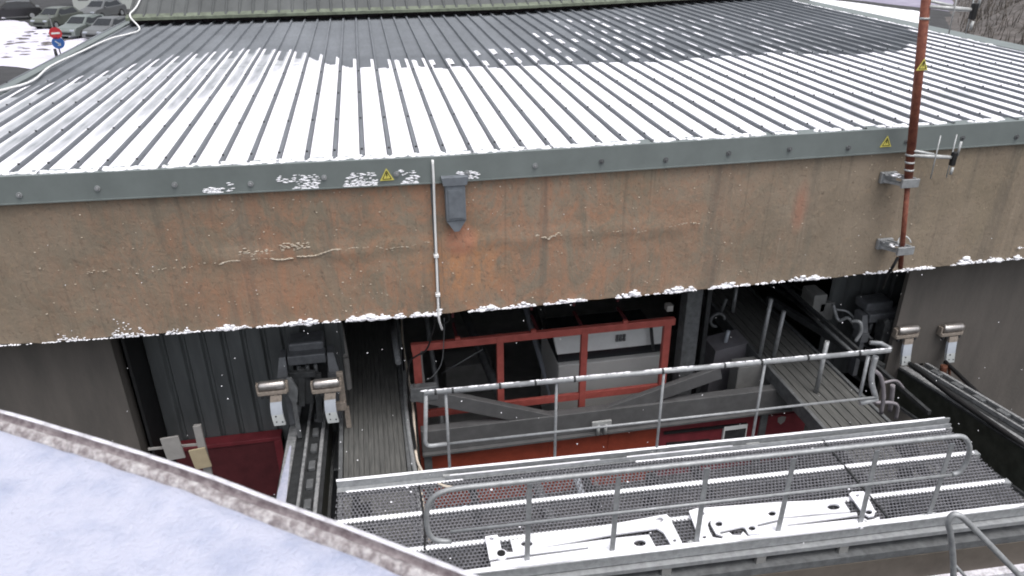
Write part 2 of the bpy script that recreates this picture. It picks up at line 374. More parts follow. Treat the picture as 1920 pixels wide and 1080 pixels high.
# snow crust clinging to the flashing
# concrete beam
BZ0, BZ1 = .86, EZ-.26
bm_ = MB()
for xa, xb in ((-9.0, CX), (CX, 18.0)):
    nx = int((xb-xa)/.12); nz_ = 22; base = len(bm_.v)
    for i in range(nx+1):
        x = xa+(xb-xa)*i/nx
        for j in range(nz_+1):
            z = BZ0+(BZ1-BZ0)*j/nz_
            dz = .03*noise.noise(Vector((x*1.3, 0, 9))) + .025*noise.noise(Vector((x*5, 0, 2))) if j == 0 else 0
            dy = .006*noise.noise(Vector((x*3, z*3, 0)))
            jl = 1.86+.02*noise.noise(Vector((x*1.5, 3, 0)))
            if abs(z-jl) < .05 and -2.3 < x < 4.2: dy -= .018
            if i in (0, nx) : dy = 0
            bm_.v.append((x, fy(x)+dy, z+dz))
    for i in range(nx):
        for j in range(nz_):
            q = base+i*(nz_+1)+j; bm_.face((q, q+nz_+1, q+nz_+2, q+1), True)
    A, Bv = (xa, fy(xa)), (xb, fy(xb))
    bm_.quad((A[0], A[1]+.02, BZ0+.02), (Bv[0], Bv[1]+.02, BZ0+.02), (Bv[0], Bv[1]+.6, BZ0+.02), (A[0], A[1]+.6, BZ0+.02))
    bm_.quad((A[0], A[1]+.6, BZ0+.02), (Bv[0], Bv[1]+.6, BZ0+.02), (Bv[0], Bv[1]+.6, BZ1), (A[0], A[1]+.6, BZ1))
bm_.build('concrete_beam', 'beam', B)
# joint between the two lengths of beam
j = MB(); j.span((CX-.075, CY-.012, BZ0+.02), (CX-.03, CY+.01, BZ1-.0)); j.build('expansion_joint', 'galv_dk', B)
# walls either side of the dock, back wall, ceiling
WL, WR = -3.63, 8.08
W_ = MB(); W_.span((-14, 9.75, GZ), (WL-.1, 10.05, .9)); W_.build('side_wall', 'wallc', B)
W_ = MB(); W_.span((WR, 9.42, GZ), (20, 9.5, .88)); W_.build('side_wall', 'wallc', B)
W_ = MB(); W_.span((-14, 18.0, GZ), (20, 18.3, 1.6)); W_.span((-14.3, 10.05, GZ), (-14, 18.3, 1.6)); W_.span((20, 9.5, GZ), (20.3, 18.3, 1.6)); W_.build('back_wall', 'clad', B)
W_ = MB(); W_.span((-14, 9.75, 1.3), (20, 18.0, 1.6)); W_.build('ceiling', 'dark', B)
# soffit joists under the ceiling
sj = MB()
for k in range(12): x = -3.2+k*1.0; sj.span((x, 9.8, 1.0), (x+.12, 17.9, 1.3))
sj.build('ceiling_joist', 'dark', B)['kind'] = 'stuff'
# body of building under the roof (rear, side)
W_ = MB(); W_.span((XL, 18.4, GZ), (XR, 23.4, EZ-.05)); W_.span((XL+.05, 10.2, 1.75), (XR, 18.4, EZ-.05)); W_.build('upper_wall', 'wallc', B)
# ribbed cladding of the dock side
cl = MB(); x = -3.62; YC = 10.6
while x < -.85:
    i = len(cl.v)
    pr = [(x, 0), (x+.03, -.05), (x+.23, -.05), (x+.26, 0), (x+.29, 0)]
    for px, py in pr: cl.v.append((px, YC+py, -2.02)); cl.v.append((px, YC+py, 1.3))
    for q in range(len(pr)-1): cl.face((i+2*q, i+2*q+2, i+2*q+3, i+2*q+1))
    x += .29
cl.build('wall_cladding', 'clad', B)
cl = MB(); x = 8.0-2.3
W2 = MB(); W2.span((WL-.02, 9.9, GZ), (WL+.02, 10.6, 1.3)); W2.build('wall_return', 'black', B)  # the darkness of this recess is put into the return as black
cl = MB(); x = 7.6
while x < 9.4:
    i = len(cl.v)
    pr = [(x, 0), (x+.03, -.05), (x+.23, -.05), (x+.26, 0), (x+.29, 0)]
    for px, py in pr: cl.v.append((px, 10.6+py, -2.02)); cl.v.append((px, 10.6+py, 1.3))
    for q in range(len(pr)-1): cl.face((i+2*q, i+2*q+2, i+2*q+3, i+2*q+1))
    x += .29
cl.build('wall_cladding', 'clad', B)
# rain hopper under the flashing
p0 = at_y(833, 335, CY); p1 = at_y(868, 335, CY); zt = at_y(850, 326, CY).z; zb = at_y(850, 418, CY).z
xm = (p0.x+p1.x)/2
hp = MB(); hp.span((xm-.125, CY-.14, zb+.08), (xm+.125, CY-.006, zt-.1), .012)
hp.prism([(xm-.145, CY-.006, zt-.10), (xm+.145, CY-.006, zt-.10), (xm+.165, CY-.006, zt+.0), (xm-.165, CY-.006, zt+.0)], (0, -.15, 0))
hp.prism([(xm-.125, CY-.006, zb+.08), (xm+.125, CY-.006, zb+.08), (xm+.03, CY-.006, zb-.07), (xm-.03, CY-.006, zb-.07)], (0, -.12, 0))
hp.span((xm-.09, CY-.152, zb+.12), (xm+.09, CY-.1405, zt-.16))
hp.build('rain_hopper', mat('blue_grey_hopper', (.135, .15, .17), .6, var=.18, scale=8), B)
# upper roof at the back, pitched, with its own ribs and lichened lip
ur = MB(); pr_ = R(25); UZ = EZ+.23; LU = 5.0
def up_pt(x, s, h=0): return (x, eave_back(x)+s*math.cos(pr_)-h*math.sin(pr_), UZ+s*math.sin(pr_)+h*math.cos(pr_))
x = XL+.15; UX1 = 12.9
while x < UX1:
    for a, b, ha, hb in ((x, x+.03, 0, .04), (x+.03, x+.055, .04, .04), (x+.055, x+.085, .04, 0), (x+.085, x+PITCHX, 0, 0)):
        ur.quad(up_pt(a, 0, ha), up_pt(b, 0, hb), up_pt(b, LU, hb), up_pt(a, LU, ha))
    x += PITCHX
upr = ur.build('upper_roof', 'greenroof', B)
lp = MB()
for xa, xb in ((XL+.1, 4.0), (4.0, UX1)):
    a, b = Vector((xa, eave_back(xa), UZ)), Vector((xb, eave_back(xb), UZ))
    lp.prism([a+Vector((0, -.06, .01)), a+Vector((0, .14, .075)), a+Vector((0, .14, .055)), a+Vector((0, -.06, -.06))], b-a)
lp.build('eave_lip', 'lichen', upr)
uw = MB()
for xa, xb in ((XL+.2, 4.0), (4.0, UX1)):
    a, b = Vector((xa, eave_back(xa)+.45, EZ-.1)), Vector((xb, eave_back(xb)+.45, EZ-.1))
    uw.prism([a, a+Vector((0, .2, 0)), a+Vector((0, .2, .3)), a+Vector((0, 0, .3))], b-a)
uw.build('clerestory_wall', mat('mauve_gap_shade', (.045, .035, .042), .8), B)  # dark mauve puts the shade under the eave lip into the wall colour
ug = MB(); ug.span((XL+.1, 22.0, EZ-.1), (XL+.2, 26.4, UZ+.1)); ug.build('gable_board', 'dark', upr)
pc = MB(); pc.span((13.3, 23.2, GZ), (13.85, 23.7, 4.2), .03); pc.build('corner_post', 'darkred', B)

# ------------------------------------------------------------------ snow lying on the roof
import bisect
BP = [(-6.2, 14.4), (-5.6, 14.6), (-4.9, 15.6), (-4.0, 16.9), (-3.2, 17.3), (-2.2, 17.6), (-1.3, 16.9), (-.9, 15.9), (-.3, 15.0), (.8, 14.75), (2, 14.5), (4, 14.4), (5.6, 14.4), (8, 14.7), (9.5, 14.3), (10.5, 14.4), (11.6, 15.0), (12.4, 16.0), (13.2, 18.0)]
def yb(x):
    for (a, c), (b, e) in zip(BP, BP[1:]):
        if a <= x <= b: return c+(e-c)*(x-a)/(b-a)
    return 14.4
DU = [(-6.2, 8.6), (-4.5, 8.9), (-3.6, 9.9), (-2.9, 11.3), (-2.0, 13.2), (-1.2, 15.0), (-.6, 15.8)]
def ydust(x):
    if x > -.6: return 99
    for (a, c), (b, e) in zip(DU, DU[1:]):
        if a <= x <= b: return c+(e-c)*(x-a)/(b-a)
    return 9
sn = MB(); depth = []
NU = 9; DY = .085
for k in ks:
    xa = xr0+k*PITCHX+HW+.004; xb = xr0+(k+1)*PITCHX-HW-.004
    xc = (xa+xb)/2; kr = random.random(); jag = random.uniform(-.12, .12)
    ylo = fy(xc)+.10; yhi = 22.0; ny = int((yhi-ylo)/DY)
    cov = {}
    dashes = []
    if xc > .5:
        nrow = 1 if xc < 2.2 else (2 if xc < 3.6 else (4 if xc < 5 else 6))
        for r in range(nrow):
            yc = yb(xc)+.55+r*1.02+.10*math.sin(k*1.3+r)+random.uniform(-.08, .08)
            if random.random() < .97-.06*r: dashes.append((yc, random.uniform(.30, .46), random.uniform(.30, .5)))
    for j in range(ny+1):
        y = ylo+j*DY
        for u in range(NU+1):
            uu = u/NU; x = xa+(xb-xa)*uu
            nn = noise.noise(Vector((x*7, y*2.2, 1.5)))
            lim = yb(x)+jag+.10*nn
            if xc > -1.0 and xc < 12: lim += (.55+.3*kr if uu < .22 else 0) if xc > 1.2 else (.9 if uu > .74 else 0)
            elif xc <= -1.0: lim += (.35*kr if uu > .7 else (-.5-.5*kr if .25 < uu < .6 else 0))
            c = 1.0 if y < lim else 0.0
            for yc, hl, hu in dashes:
                if abs(y-yc) < hl*(1-.25*uu/hu) and uu < hu: c = 1.0
            if c:
                if y > lim-.25 and not dashes: c = .85
                if xc < -.5 and .12 < uu < .85:
                    yd = ydust(x)+.8*noise.noise(Vector((k*3.3, 0, 0)))
                    tt = min(1, max(0, (y-yd)/1.6)); c = 1-tt*(.72+.15*nn)*max(0, min(1, 1.75-3.4*abs(uu-.52)))
                # thin patches near the right-hand eave
                if xc > 6.5 and y < fy(x)+1.9:
                    tt = max(0, noise.noise(Vector((x*.8, y*1.1, 8)))+.25)*max(0, min(1, (y-fy(x)-.25)*3)); c = min(c, 1-.55*tt)
                c -= .05*abs(nn)
                # bare lap line
                if -3 < xc < 0 and abs(y-15.55-.1*math.sin(k)) < .05 and .2 < uu < .7: c = .1
            cov[(j, u)] = c
    idx = {}
    for j in range(ny):
        for u in range(NU):
            q = ((j, u), (j, u+1), (j+1, u+1), (j+1, u))
            if all(cov[a] > 0 for a in q):
                ids = []
                for a in q:
                    if a not in idx:
                        y = ylo+a[0]*DY; x = xa+(xb-xa)*a[1]/NU
                        edge = min(1, min(a[1], NU-a[1])/1.5)
                        h = .006+.020*cov[a]*(.5+.5*edge)+.004*noise.noise(Vector((x*4, y*2, 3)))
                        idx[a] = len(sn.v); sn.v.append((x, y, EZ+h+sum(.006 for L in LAPS if y > L))); depth.append(cov[a])
                    ids.append(idx[a])
                sn.face(tuple(ids), True)
snow = tag(sn.build('roof_snow', 'roofsnow'), kind='stuff')
at = snow.data.attributes.new('depth', 'FLOAT', 'POINT'); at.data.foreach_set('value', depth)
# snow sill along the eave, and a line of snow along the right verge
ss = MB()
for k in range(420):
    x = -6+k*.042; 
    if x > 12.6: break
    on = 1 if x < 3.2 else (1 if noise.noise(Vector((x*2.2, 5, 0))) > -.15 else 0)
    if on: ss.blob((x, fy(x)+.06+random.uniform(-.03, .04), EZ+.034), random.uniform(.03, .05), (1.3, 1.2, .45), k)
for k in range(260):
    y = 14.3+k*.032; ss.blob((XR-.14+.02*math.sin(k*.3), y, EZ+.045), random.uniform(.02, .045), (1.0, 1.6, .5), k)
for (xs, xe, n, zlo, zhi) in ((-1.15, .62, 620, EZ-.285, EZ-.11), (-2.02, -1.8, 70, EZ-.28, EZ-.21), (-1.75, -1.68, 22, EZ-.27, EZ-.12), (.98, 1.25, 70, EZ-.27, EZ-.17)):
    for k in range(n):
        x = random.uniform(xs, xe); z = zlo+(zhi-zlo)*random.random()**1.8
        if noise.noise(Vector((x*3, z*6, 2))) < -.05: continue
        ss.blob((x, fy(x)-.052, z), random.uniform(.005, .014), (2.4, .3, .7), k)
for (px, py) in ((1680, 330), (1702, 333), (1672, 458), (1694, 462)):
    a = at_y(px, py, 8.85)
    for k in range(9): ss.blob((a.x+random.uniform(-.06, .06), a.y+random.uniform(-.1, .1), a.z+.012), random.uniform(.012, .024), (1.4, 1.3, .6), k)
tag(ss.build('snow_crust', 'snow'), kind='stuff')

# snow lumps along the lower edge of the beam and on its ledge
sc_ = MB()
def lumps(x0, x1, n, z, r0, r1, spread=.035, yo=-.012):
    for k in range(n):
        x = random.uniform(x0, x1); r = random.uniform(r0, r1)
        if noise.noise(Vector((x*2.3, 1, z))) < -.22: continue
        sc_.blob((x, fy(x)+yo, z+random.uniform(-.3, 1)*spread), r, (1.5, .9, .7), k+int(x*10))
def fringe(x0, x1, per_m, z, rmax, gate, rise):
    for k in range(int((x1-x0)*per_m)):
        x = random.uniform(x0, x1); g_ = noise.noise(Vector((x*2.6, 1, z)))+.6*noise.noise(Vector((x*9.5, 4, z)))
        if g_ < gate: continue
        amt = min(1, (g_-gate)*1.6); r = random.uniform(.006, .010)+rmax*amt*random.random()**2
        sc_.blob((x, fy(x)-.012-random.random()*.02, z-.005+rise*amt*random.random()**1.6), r, (random.uniform(.9, 2.0), .9, random.uniform(.5, .9)), k+int(x*10))
fringe(-5.5, -2.6, 130, BZ0, .010, -.35, .05)
fringe(-5.5, -2.4, 130, BZ0+.03, .005, -.05, .34)
fringe(-2.6, .70, 230, BZ0+.008, .032, -.28, .07)
fringe(-1.9, -1.2, 120, BZ0+.02, .026, -.1, .13)
fringe(1.0, 6.3, 230, BZ0+.010, .036, -.22, .09)
fringe(6.3, 8.3, 120, BZ0+.005, .036, -.12, .07)
fringe(8.2, 10.2, 130, BZ0+.02, .045, -.2, .12)
fringe(9.2, 10.4, 60, BZ0+.20, .035, .0, .16)
tag(sc_.build('snow_clumps', 'snow'), kind='stuff')
sc_ = MB()                          # pale lime crust and popped aggregate along the pour line of the beam
def crust(xs, xe, z0, z1, n, r0, r1, sp_, ph=0):
    for k in range(n):
        t = random.random(); x = xs+(xe-xs)*t; z = z0+(z1-z0)*t+.025*math.sin(t*8+ph)+.012*math.sin(t*23)
        if noise.noise(Vector((x*5, 2, ph))) < -.30: continue
        sc_.blob((x, fy(x)-.014, z+random.random()*sp_), random.uniform(r0, r1), (2.2, .7, .6), k)
crust(-2.0, -.45, 1.79, 1.87, 260, .006, .014, .012); crust(-.45, .62, 1.88, 1.90, 60, .004, .008, .008)
crust(-1.75, -.85, 1.87, 1.93, 110, .006, .013, .09, 2); crust(2.0, 2.34, 1.86, 1.87, 40, .006, .012, .015, 1)
crust(2.6, 4.3, 1.86, 1.86, 70, .004, .009, .02, 1); crust(-3.6, -2.0, 1.76, 1.79, 40, .004, .008, .03)
for k in range(240):
    x = random.choice([random.uniform(-4.5, 1), random.uniform(-3, 5), random.uniform(1, 8)]); z = random.uniform(.95, 2.68); sc_.blob((x, fy(x)-.003, z), random.uniform(.004, .011), (1.4, .6, .8), k)
tag(sc_.build('lime_crust', mat('cream_lime_crust', (.44, .36, .27), .9, scale=30, col2=(.62, .56, .48))), kind='stuff')

# ------------------------------------------------------------------ cables on the facade
Yc = CY-.045
c = MB(); pts = [at_y(811, 300, Yc-.03), at_y(813, 340, Yc-.03), at_y(815, 400, Yc), at_y(818, 480, Yc), at_y(821, 560, Yc), at_y(823, 598, Yc), at_y(829, 618, Yc+.1)]
c.tube(smooth(pts, 5), .016, 7); tag(c.build('facade_cable', 'wcable'), 'white cable running down the concrete beam beside the grey rain hopper', 'cable')
for i, (px, z0) in enumerate(((818, 480), (821, 553))):
    p = at_y(px, z0, Yc); q = MB(); q.span((p.x-.03, CY-.07, p.z-.02), (p.x+.03, CY+.02, p.z+.02), .006)
    tag(q.build('cable_clip', 'wcable'), ['white clip holding the white facade cable at mid height of the beam', 'white clip holding the white facade cable just above the beam foot'][i], 'clip')
c = MB(); c.tube(smooth([at_y(817, 596, 9.3), at_y(812, 620, 9.35), at_y(800, 655, 9.45), at_y(780, 668, 9.5), at_y(768, 680, 9.6), at_y(764, 720, 9.7), at_y(772, 790, 9.7)], 6), .014, 6)
tag(c.build('loop_cable', 'black'), 'black cable looping from the beam down to the red gate post', 'cable')
c = MB(); c.tube(smooth([at_y(833, 596, 9.25), at_y(832, 640, 9.4), at_y(828, 680, 9.5), at_y(812, 705, 9.5), at_y(800, 712, 9.6)], 6), .008, 6)
tag(c.build('thin_cable', 'galv_dk'), 'thin grey cable hanging in a bow through the red gate', 'cable')
c = MB(); c.tube(smooth([at_y(812, 598, 9.3), at_y(830, 606, 9.28), at_y(842, 600, 9.26), at_y(840, 588, 9.26)], 6), .010, 6)
tag(c.build('cable_curl', 'black'), 'short black cable curl under the foot of the white facade cable', 'cable')
c = MB(); cp = [at_z(-40, 182, EZ+.07), at_z(0, 170, EZ+.07), at_z(60, 152, EZ+.07), at_z(95, 124, EZ+.07), at_z(150, 98, EZ+.07), at_z(205, 73, EZ+.07), at_z(240, 64, EZ+.07), at_z(262, 54, EZ+.08)]
c.tube(smooth(cp + [Vector((XL+.25, 21.6, UZ+.08)), Vector(up_pt(XL+.34, .5, .06)), Vector(up_pt(XL+.5, 2.0, .06)), Vector(up_pt(XL+.6, 4.0, .06))], 5), .020, 7)
tag(c.build('verge_cable', 'wcable'), 'thick white snow crusted cable lying along the roof verge above the parking area', 'cable')

# ------------------------------------------------------------------ mast with brackets and aerials
mt = Vector((6.70, 8.74, 5.1)); mj = at_y(1702, 345, 8.74); mb_ = at_y(1688, 503, 8.74)
P = thing('antenna_mast', mb_, 'rusty red pipe mast leaning against the concrete beam', 'mast')
q = MB(); q.tube([mj+(mb_-mj)*.0, mt], .056, 12); q.build('pole', 'rust', P)
q = MB(); q.tube([mb_, mj], .034, 10); q.build('lower_pipe', 'rust', P)
for pz in (290, 304, 318, 340):
    a = at_y(1702+(345-pz)*.09, pz, 8.74); q = MB(); q.tube([a-Vector((0, 0, .012)), a+Vector((0, 0, .012))], .064, 12); q.build('strap', 'galv_lt', P)
a = at_y(1733, 34, 8.74); q = MB(); q.tube([a-Vector((0, 0, .012)), a+Vector((0, 0, .012))], .064, 12); q.build('strap', 'galv_lt', P)
def bracket(px, py, wd):
    a = at_y(px, py, 8.78); q = MB()
    q.span((a.x-wd/2, CY-.06, a.z-.09), (a.x+wd/2-.1, CY-.004, a.z+.07), .008)
    q.span((a.x+wd/2-.24, 8.66, a.z-.06), (a.x+wd/2+.02, 8.70, a.z+.06), .006)
    for zz in (-.05, .05):
        q.bar((a.x-wd/2+.04, CY-.06, a.z+zz), (a.x+wd/2-.1, 8.70, a.z+zz), .03, .03); q.bar((a.x+wd/2-.2, CY-.05, a.z+zz), (a.x+wd/2-.02, 8.70, a.z+zz), .03, .03)
    q.tube([(a.x-wd/2+.03, CY-.06, a.z+.05), (a.x-wd/2+.03, CY-.14, a.z+.05)], .012, 6); q.tube([(a.x-wd/2+.1, CY-.06, a.z+.05), (a.x-wd/2+.1, CY-.14, a.z+.05)], .012, 6)
    o = q.build('wall_bracket', 'galv', P); return a
bracket(1690, 340, .34)
a = bracket(1682, 466, .34)
q = MB(); q.tube([Vector((a.x+.05, 8.72, a.z+.04))+Vector((math.cos(t)*.1, math.sin(t)*.06, .09*math.sin(t)+.06)) for t in [k*math.pi/8 for k in range(9)]], .012, 6); q.build('wall_bracket_loop', 'galv_lt', P)
q = MB(); q.tube(smooth([at_y(1684, 482, 8.72), at_y(1674, 500, 8.72), at_y(1664, 516, 8.85), at_y(1655, 540, 9.3)], 4), .022, 7)
tag(q.build('mast_cable', 'black'), 'black cable leaving the foot of the rusty mast under the beam', 'cable')
def aerial(px, py, label, far):
    a = at_y(px, py, 8.70); A = thing('aerial', a, label, 'antenna', 'aerials on the rusty mast')
    q = MB(); q.tube([a, a+Vector((.30, -.02, -.03)), a+Vector((.58, -.06, -.05))], [.022, .03, .022], 8); q.tube([a+Vector((0, 0, .06)), a+Vector((.3, -.02, -.0))], .018, 7)
    q.build('boom', 'galv_lt', A)
    for dx in (.32, .56):
        q = MB(); q.tube([a+Vector((dx, -.05, -.33)), a+Vector((dx-.01, -.05, .26))], .0085, 6); q.build('rod', 'galv_lt', A)
    q = MB(); q.span(a+Vector((.545, -.10, -.16)), a+Vector((.61, -.035, .03)), .012); q.build('feed_box', 'black', A)
    q = MB(); q.tube([a+Vector((.64, -.05, -.03)), a+Vector((.645, -.05, .16))], .016, 7); q.build('stub_rod', 'galv_lt', A); q = MB(); q.tube([a+Vector((.59, -.08, -.18)), a+Vector((.585, -.08, -.28))], .02, 7); q.build('stub_rod', 'galv_lt', A)
    return A
A1 = aerial(1711, 291, 'aerial with two thin rods in front of the concrete beam', 0)
copy_thing(A1, at_y(1742, 12, 8.70)-A1.location, 'topmost aerial with two thin rods above the ribbed roof')

def triangle(name, c, s, nrm_y, label, mats=('yellow', 'black')):
    T = thing(name, c, label, 'warning sticker', 'yellow warning triangles')
    q = MB(); q.prism([c+Vector((-s, 0, -s*.8)), c+Vector((s, 0, -s*.8)), c+Vector((0, 0, s))], (0, -.006, 0)); q.build('sticker_face', mats[0], T)
    q = MB(); y = -.0075
    tri = [Vector((-s*.62, y, -s*.58)), Vector((s*.62, y, -s*.58)), Vector((0, y, s*.62))]
    for k in range(3): q.bar(c+tri[k], c+tri[(k+1) % 3], .002, s*.10, (0, -1, 0) if False else (0, 0, 1))
    bolt = [(-.05, .36), (.12, .36), (.02, .06), (.15, .06), (-.10, -.46), (-.02, -.06), (-.16, -.06)]
    q.prism([c+Vector((a*s, y+.001, b*s)) for a, b in bolt], (0, -.0015, 0)); q.build('sticker_symbol', mats[1], T); return T
triangle('warning_sticker', Vector((at_y(725, 328, CY).x, fy(.14)-.056, EZ-.16)), .085, 0, 'yellow warning triangle on the snow crusted part of the flashing')
triangle('warning_sticker', Vector((6.82, CY-.056, EZ-.14)), .085, 0, 'yellow warning triangle on the flashing left of the rusty mast')
a = at_y(1724, 120, 8.74); triangle('warning_sticker', a+Vector((0, -.066, 0)), .08, 0, 'yellow warning triangle wrapped on the rusty mast')

# ------------------------------------------------------------------ boarding walkways, each side of the dock
def ramp(x0, x1, label, rail):
    T = thing('boarding_walkway', ((x0+x1)/2, 11, GZ), label, 'walkway', 'ribbed walkways into the dock')
    q = MB(); n = 12; wd = (x1-x0)/n
    for k in range(n):
        q.span((x0+k*wd+.003, 6.9, -1.25), (x0+(k+1)*wd-.005, 15.5, -1.2+.010*(k % 2)))
    q.span((x0, 6.92, -1.262), (x1, 15.48, -1.216)); q.build('deck', 'deck', T)
    for xx in (x0-.07, x1+.01):
        q = MB(); q.span((xx, 6.9, -1.42), (xx+.06, 15.5, -1.17), .008); q.build('edge_beam', 'galv_dk', T)
    for yy in (7.6, 10.8, 14.2):
        q = MB(); q.span((x0+.2, yy, GZ), (x0+.35, yy+.15, -1.25)); q.span((x1-.35, yy, GZ), (x1-.2, yy+.15, -1.25)); q.span((x0, yy, -1.4), (x1, yy+.15, -1.25)); q.build('trestle', 'dark', T)
    return T
RL = ramp(-.80, .06, 'dark ribbed walkway between the snow topped track and the red gate', 0)
RR = ramp(6.24, 7.20, 'dark ribbed walkway beside the leaning rail posts, next to the long black track', 1)
H = thing('walkway_handrail', (7.25, 11, -1.2), 'dark handrail on grey posts along the ribbed walkway with rail posts', 'railing')
for (px0, py0, px1, py1) in ((1451, 668, 1470, 583), (1530, 735, 1551, 640), (1425, 665, 1446, 560), (1374, 585, 1381, 540)):
    a = at_z(px0, py0, -1.18); b = at_y(px1, py1, a.y+.05)
    q = MB(); q.tube([a, b], .036, 8); q.build('post', 'galv', H)
q = MB(); q.bar((7.02, 7.2, -.35), (7.0, 15, -.35), .05, .06); q.build('top_rail', 'dark', H)
q = MB(); q.tube([at_y(1490, 565, 11.2), at_y(1600, 662, 9.4)], .03, 7); q.build('slanting_rail', 'galv_dk', H)

# ------------------------------------------------------------------ red gate and the V braced frame in front of it
YG = 9.85
G = thing('dock_gate', (2.4, YG, GZ), 'red steel gate frame across the dark dock behind the railing', 'gate')
tl, tr = at_y(778, 648, YG), at_y(1258, 605, YG); zt = (tl.z+tr.z)/2
q = MB(); q.span((tl.x-.06, YG-.04, zt-.06), (tr.x+.06, YG+.04, zt+.06), .008); q.build('top_rail', 'red', G)
zm = at_y(1000, 752, YG).z
q = MB(); q.span((tl.x+.02, YG-.03, zm-.06), (tr.x-.1, YG+.03, zm+.06), .006); q.build('mid_rail', 'red', G)
for px in (779, 937, 1095, 1248):
    x = at_y(px, 640, YG).x; wd = .105 if px in (937, 1095) else .12
    q = MB(); q.span((x-wd/2, YG-.045, GZ), (x+wd/2, YG+.045, zt+.062), .008); q.build('post', 'red', G)
for px in (857, 1012, 1095, 1180):
    x = at_y(px, 610, YG).x; q = MB(); q.span((x-.02, YG+.6, zt+.1), (x+.02, YG+.64, 1.3)); q.span((x-.02, YG+.046, zt-.02), (x+.02, YG+.599, zt+.02)); q.build('hanger', 'darkred', G)
for px in (857, 1000, 1172):
    x = at_y(px, 610, YG).x; q = MB(); q.span((x-.04, YG-.03, zt+.06), (x+.04, YG+.03, zt+.1), .006); q.build('top_lug', 'red', G)

YV = 9.55
V = thing('braced_beam', (3.5, YV, GZ), 'grey steel beam with a shallow V of braces in front of the red gate', 'steel beam')
q = MB(); q.bar(at_y(772, 735, YV), at_y(1110, 803, YV), .12, .24, bev=.01); q.build('brace', 'beamgrey', V)
q = MB(); q.bar(at_y(1350, 697, YV), at_y(1085, 790, YV+.02), .10, .22, bev=.01); q.build('brace', 'beamgrey', V)
z0, z1 = at_y(800, 842, YV).z, at_y(800, 803, YV).z
q = MB(); q.span((.33, YV-.08, z0), (6.85, YV+.08, z1), .01); q.build('cross_beam', 'beamgrey', V)
q = MB(); q.span((.33, YV-.15, z0-.035), (6.85, YV+.1, z0-.002)); q.build('bottom_flange', 'beamgrey', V)
zc = at_y(795, 735, YV).z
q = MB(); q.span((.22, YV-.07, zc-.12), (.62, YV+.07, zc+.12), .01); q.build('end_socket', 'galv_dk', V)
for xx in (.35, 6.0):
    q = MB(); q.span((xx, YV-.06, GZ), (xx+.12, YV+.06, z0-.035)); q.build('leg', 'galv_dk', V)
a = at_y(1128, 795, 9.38); 
q = MB(); q.span((a.x-.16, 9.36, a.z-.02), (a.x+.16, 9.40, a.z+.06), .006)
for dx in (-.05, .07): q.tube([(a.x+dx, 9.38, a.z), (a.x+dx, 9.38, a.z-.2)], .028, 8)
q.build('clamp', 'galv_lt', V)

# red panels closing the dock below the beam
q = MB(); zt_, zb_ = at_y(800, 856, YV).z, GZ
q.span((.30, YV+.0, zb_), (4.2, YV+.05, zt_-.02), .006)
for xx in (.95, 2.35, 3.35): q.span((xx, YV-.012, zb_), (xx+.03, YV-.0025, zt_-.03))
tag(q.build('red_skirt', 'orange'), 'long orange red panel below the grey braced beam', 'panel')
DC = thing('control_cabinet', (5.2, YV, GZ), 'row of dark crimson cabinet doors right of the orange red panel', 'cabinet')
q = MB(); q.span((4.24, YV+.02, GZ), (6.9, YV+.35, zt_-.03), .008); q.build('carcass', 'crimson', DC)
dx0 = at_y(1420, 800, YV).x; dx1 = at_y(1506, 790, YV).x
q = MB(); q.span((dx0, YV-.02, GZ+.1), (dx1, YV+.018, zt_-.04), .008); q.build('door', 'crimson', DC)
q = MB(); a = at_y(1465, 788, YV-.024)
q.prism([a+Vector((x*.075, 0, z*.085)) for x, z in ((-1, .75), (0, 1), (1, .75), (.85, -.3), (0, -1), (-.85, -.3))], (0, -.006, 0)); q.build('shield_badge', 'boardg', DC)
q = MB()
for (u0, v0, u1, v1) in ((1245, 812, 1400, 795), (1250, 833, 1330, 826)):
    q.bar(at_y(u0, v0, YV+.0), at_y(u1, v1, YV+.0), .04, .045)
q.build('black_gap', 'black', DC)  # solid black bars along the gap lines of the cabinet
a0, a1 = at_y(1358, 803, YV-.03), at_y(1398, 823, YV-.03)
q = MB(); q.span((a0.x, YV-.03, a1.z), (a1.x, YV+.018, a0.z+.02), .004); q.build('vent_frame', 'white', DC)
q = MB(); q.span((a0.x+.025, YV-.038, a1.z+.02), (a1.x-.025, YV-.031, a0.z-.055)); q.build('vent_panel', 'dark', DC)

# ------------------------------------------------------------------ inside the dock
q = MB(); q.span((-3.5, 10.8, GZ+.004), (7.9, 17.9, GZ+.05)); tag(q.build('dock_floor', 'conc'), kind='structure')
YP = 10.35
zt = at_y(1130, 612, YP).z; zb = at_y(1130, 657, YP).z; zk = at_y(1130, 677, YP).z
xl, xr = at_y(1046, 650, YP).x, at_y(1245, 640, YP).x
CB = thing('cable_cabin', ((xl+xr)/2, YP+.7, GZ), 'white topped cable car cabin with a small dark emblem parked behind the red gate', 'cabin')
q = MB(); q.prism([(xl-.10, YP-.03, zt), (xr+.05, YP-.03, zt), (xr+.05, YP+.02, zb), (xl, YP+.02, zb)], (0, .12, 0)); q.build('roof_band', 'white', CB)
q = MB(); q.span((xl+.03, YP+.10, zk), (xr+.03, YP+1.25, zb-.002)); q.build('window_band', 'glass', CB)
q = MB(); q.span((xl+.02, YP, GZ+.25), (xr+.05, YP+1.3, zk-.002), .02); q.build('body', 'cabgrey', CB)
q = MB(); em = at_y(1164, 634, YP-.03)
for ex in (-.06, 0, .06):
    for ez in (-.035, .035): q.span((em.x+ex-.022, YP-.034, em.z+ez-.026), (em.x+ex+.022, YP-.004, em.z+ez+.026))
q.build('emblem', 'galv_dk', CB)
q = MB(); q.span((xl+.1, YP+.1, GZ+.05), (xr-.05, YP+1.2, GZ+.25)); q.build('buffer', 'dark', CB)
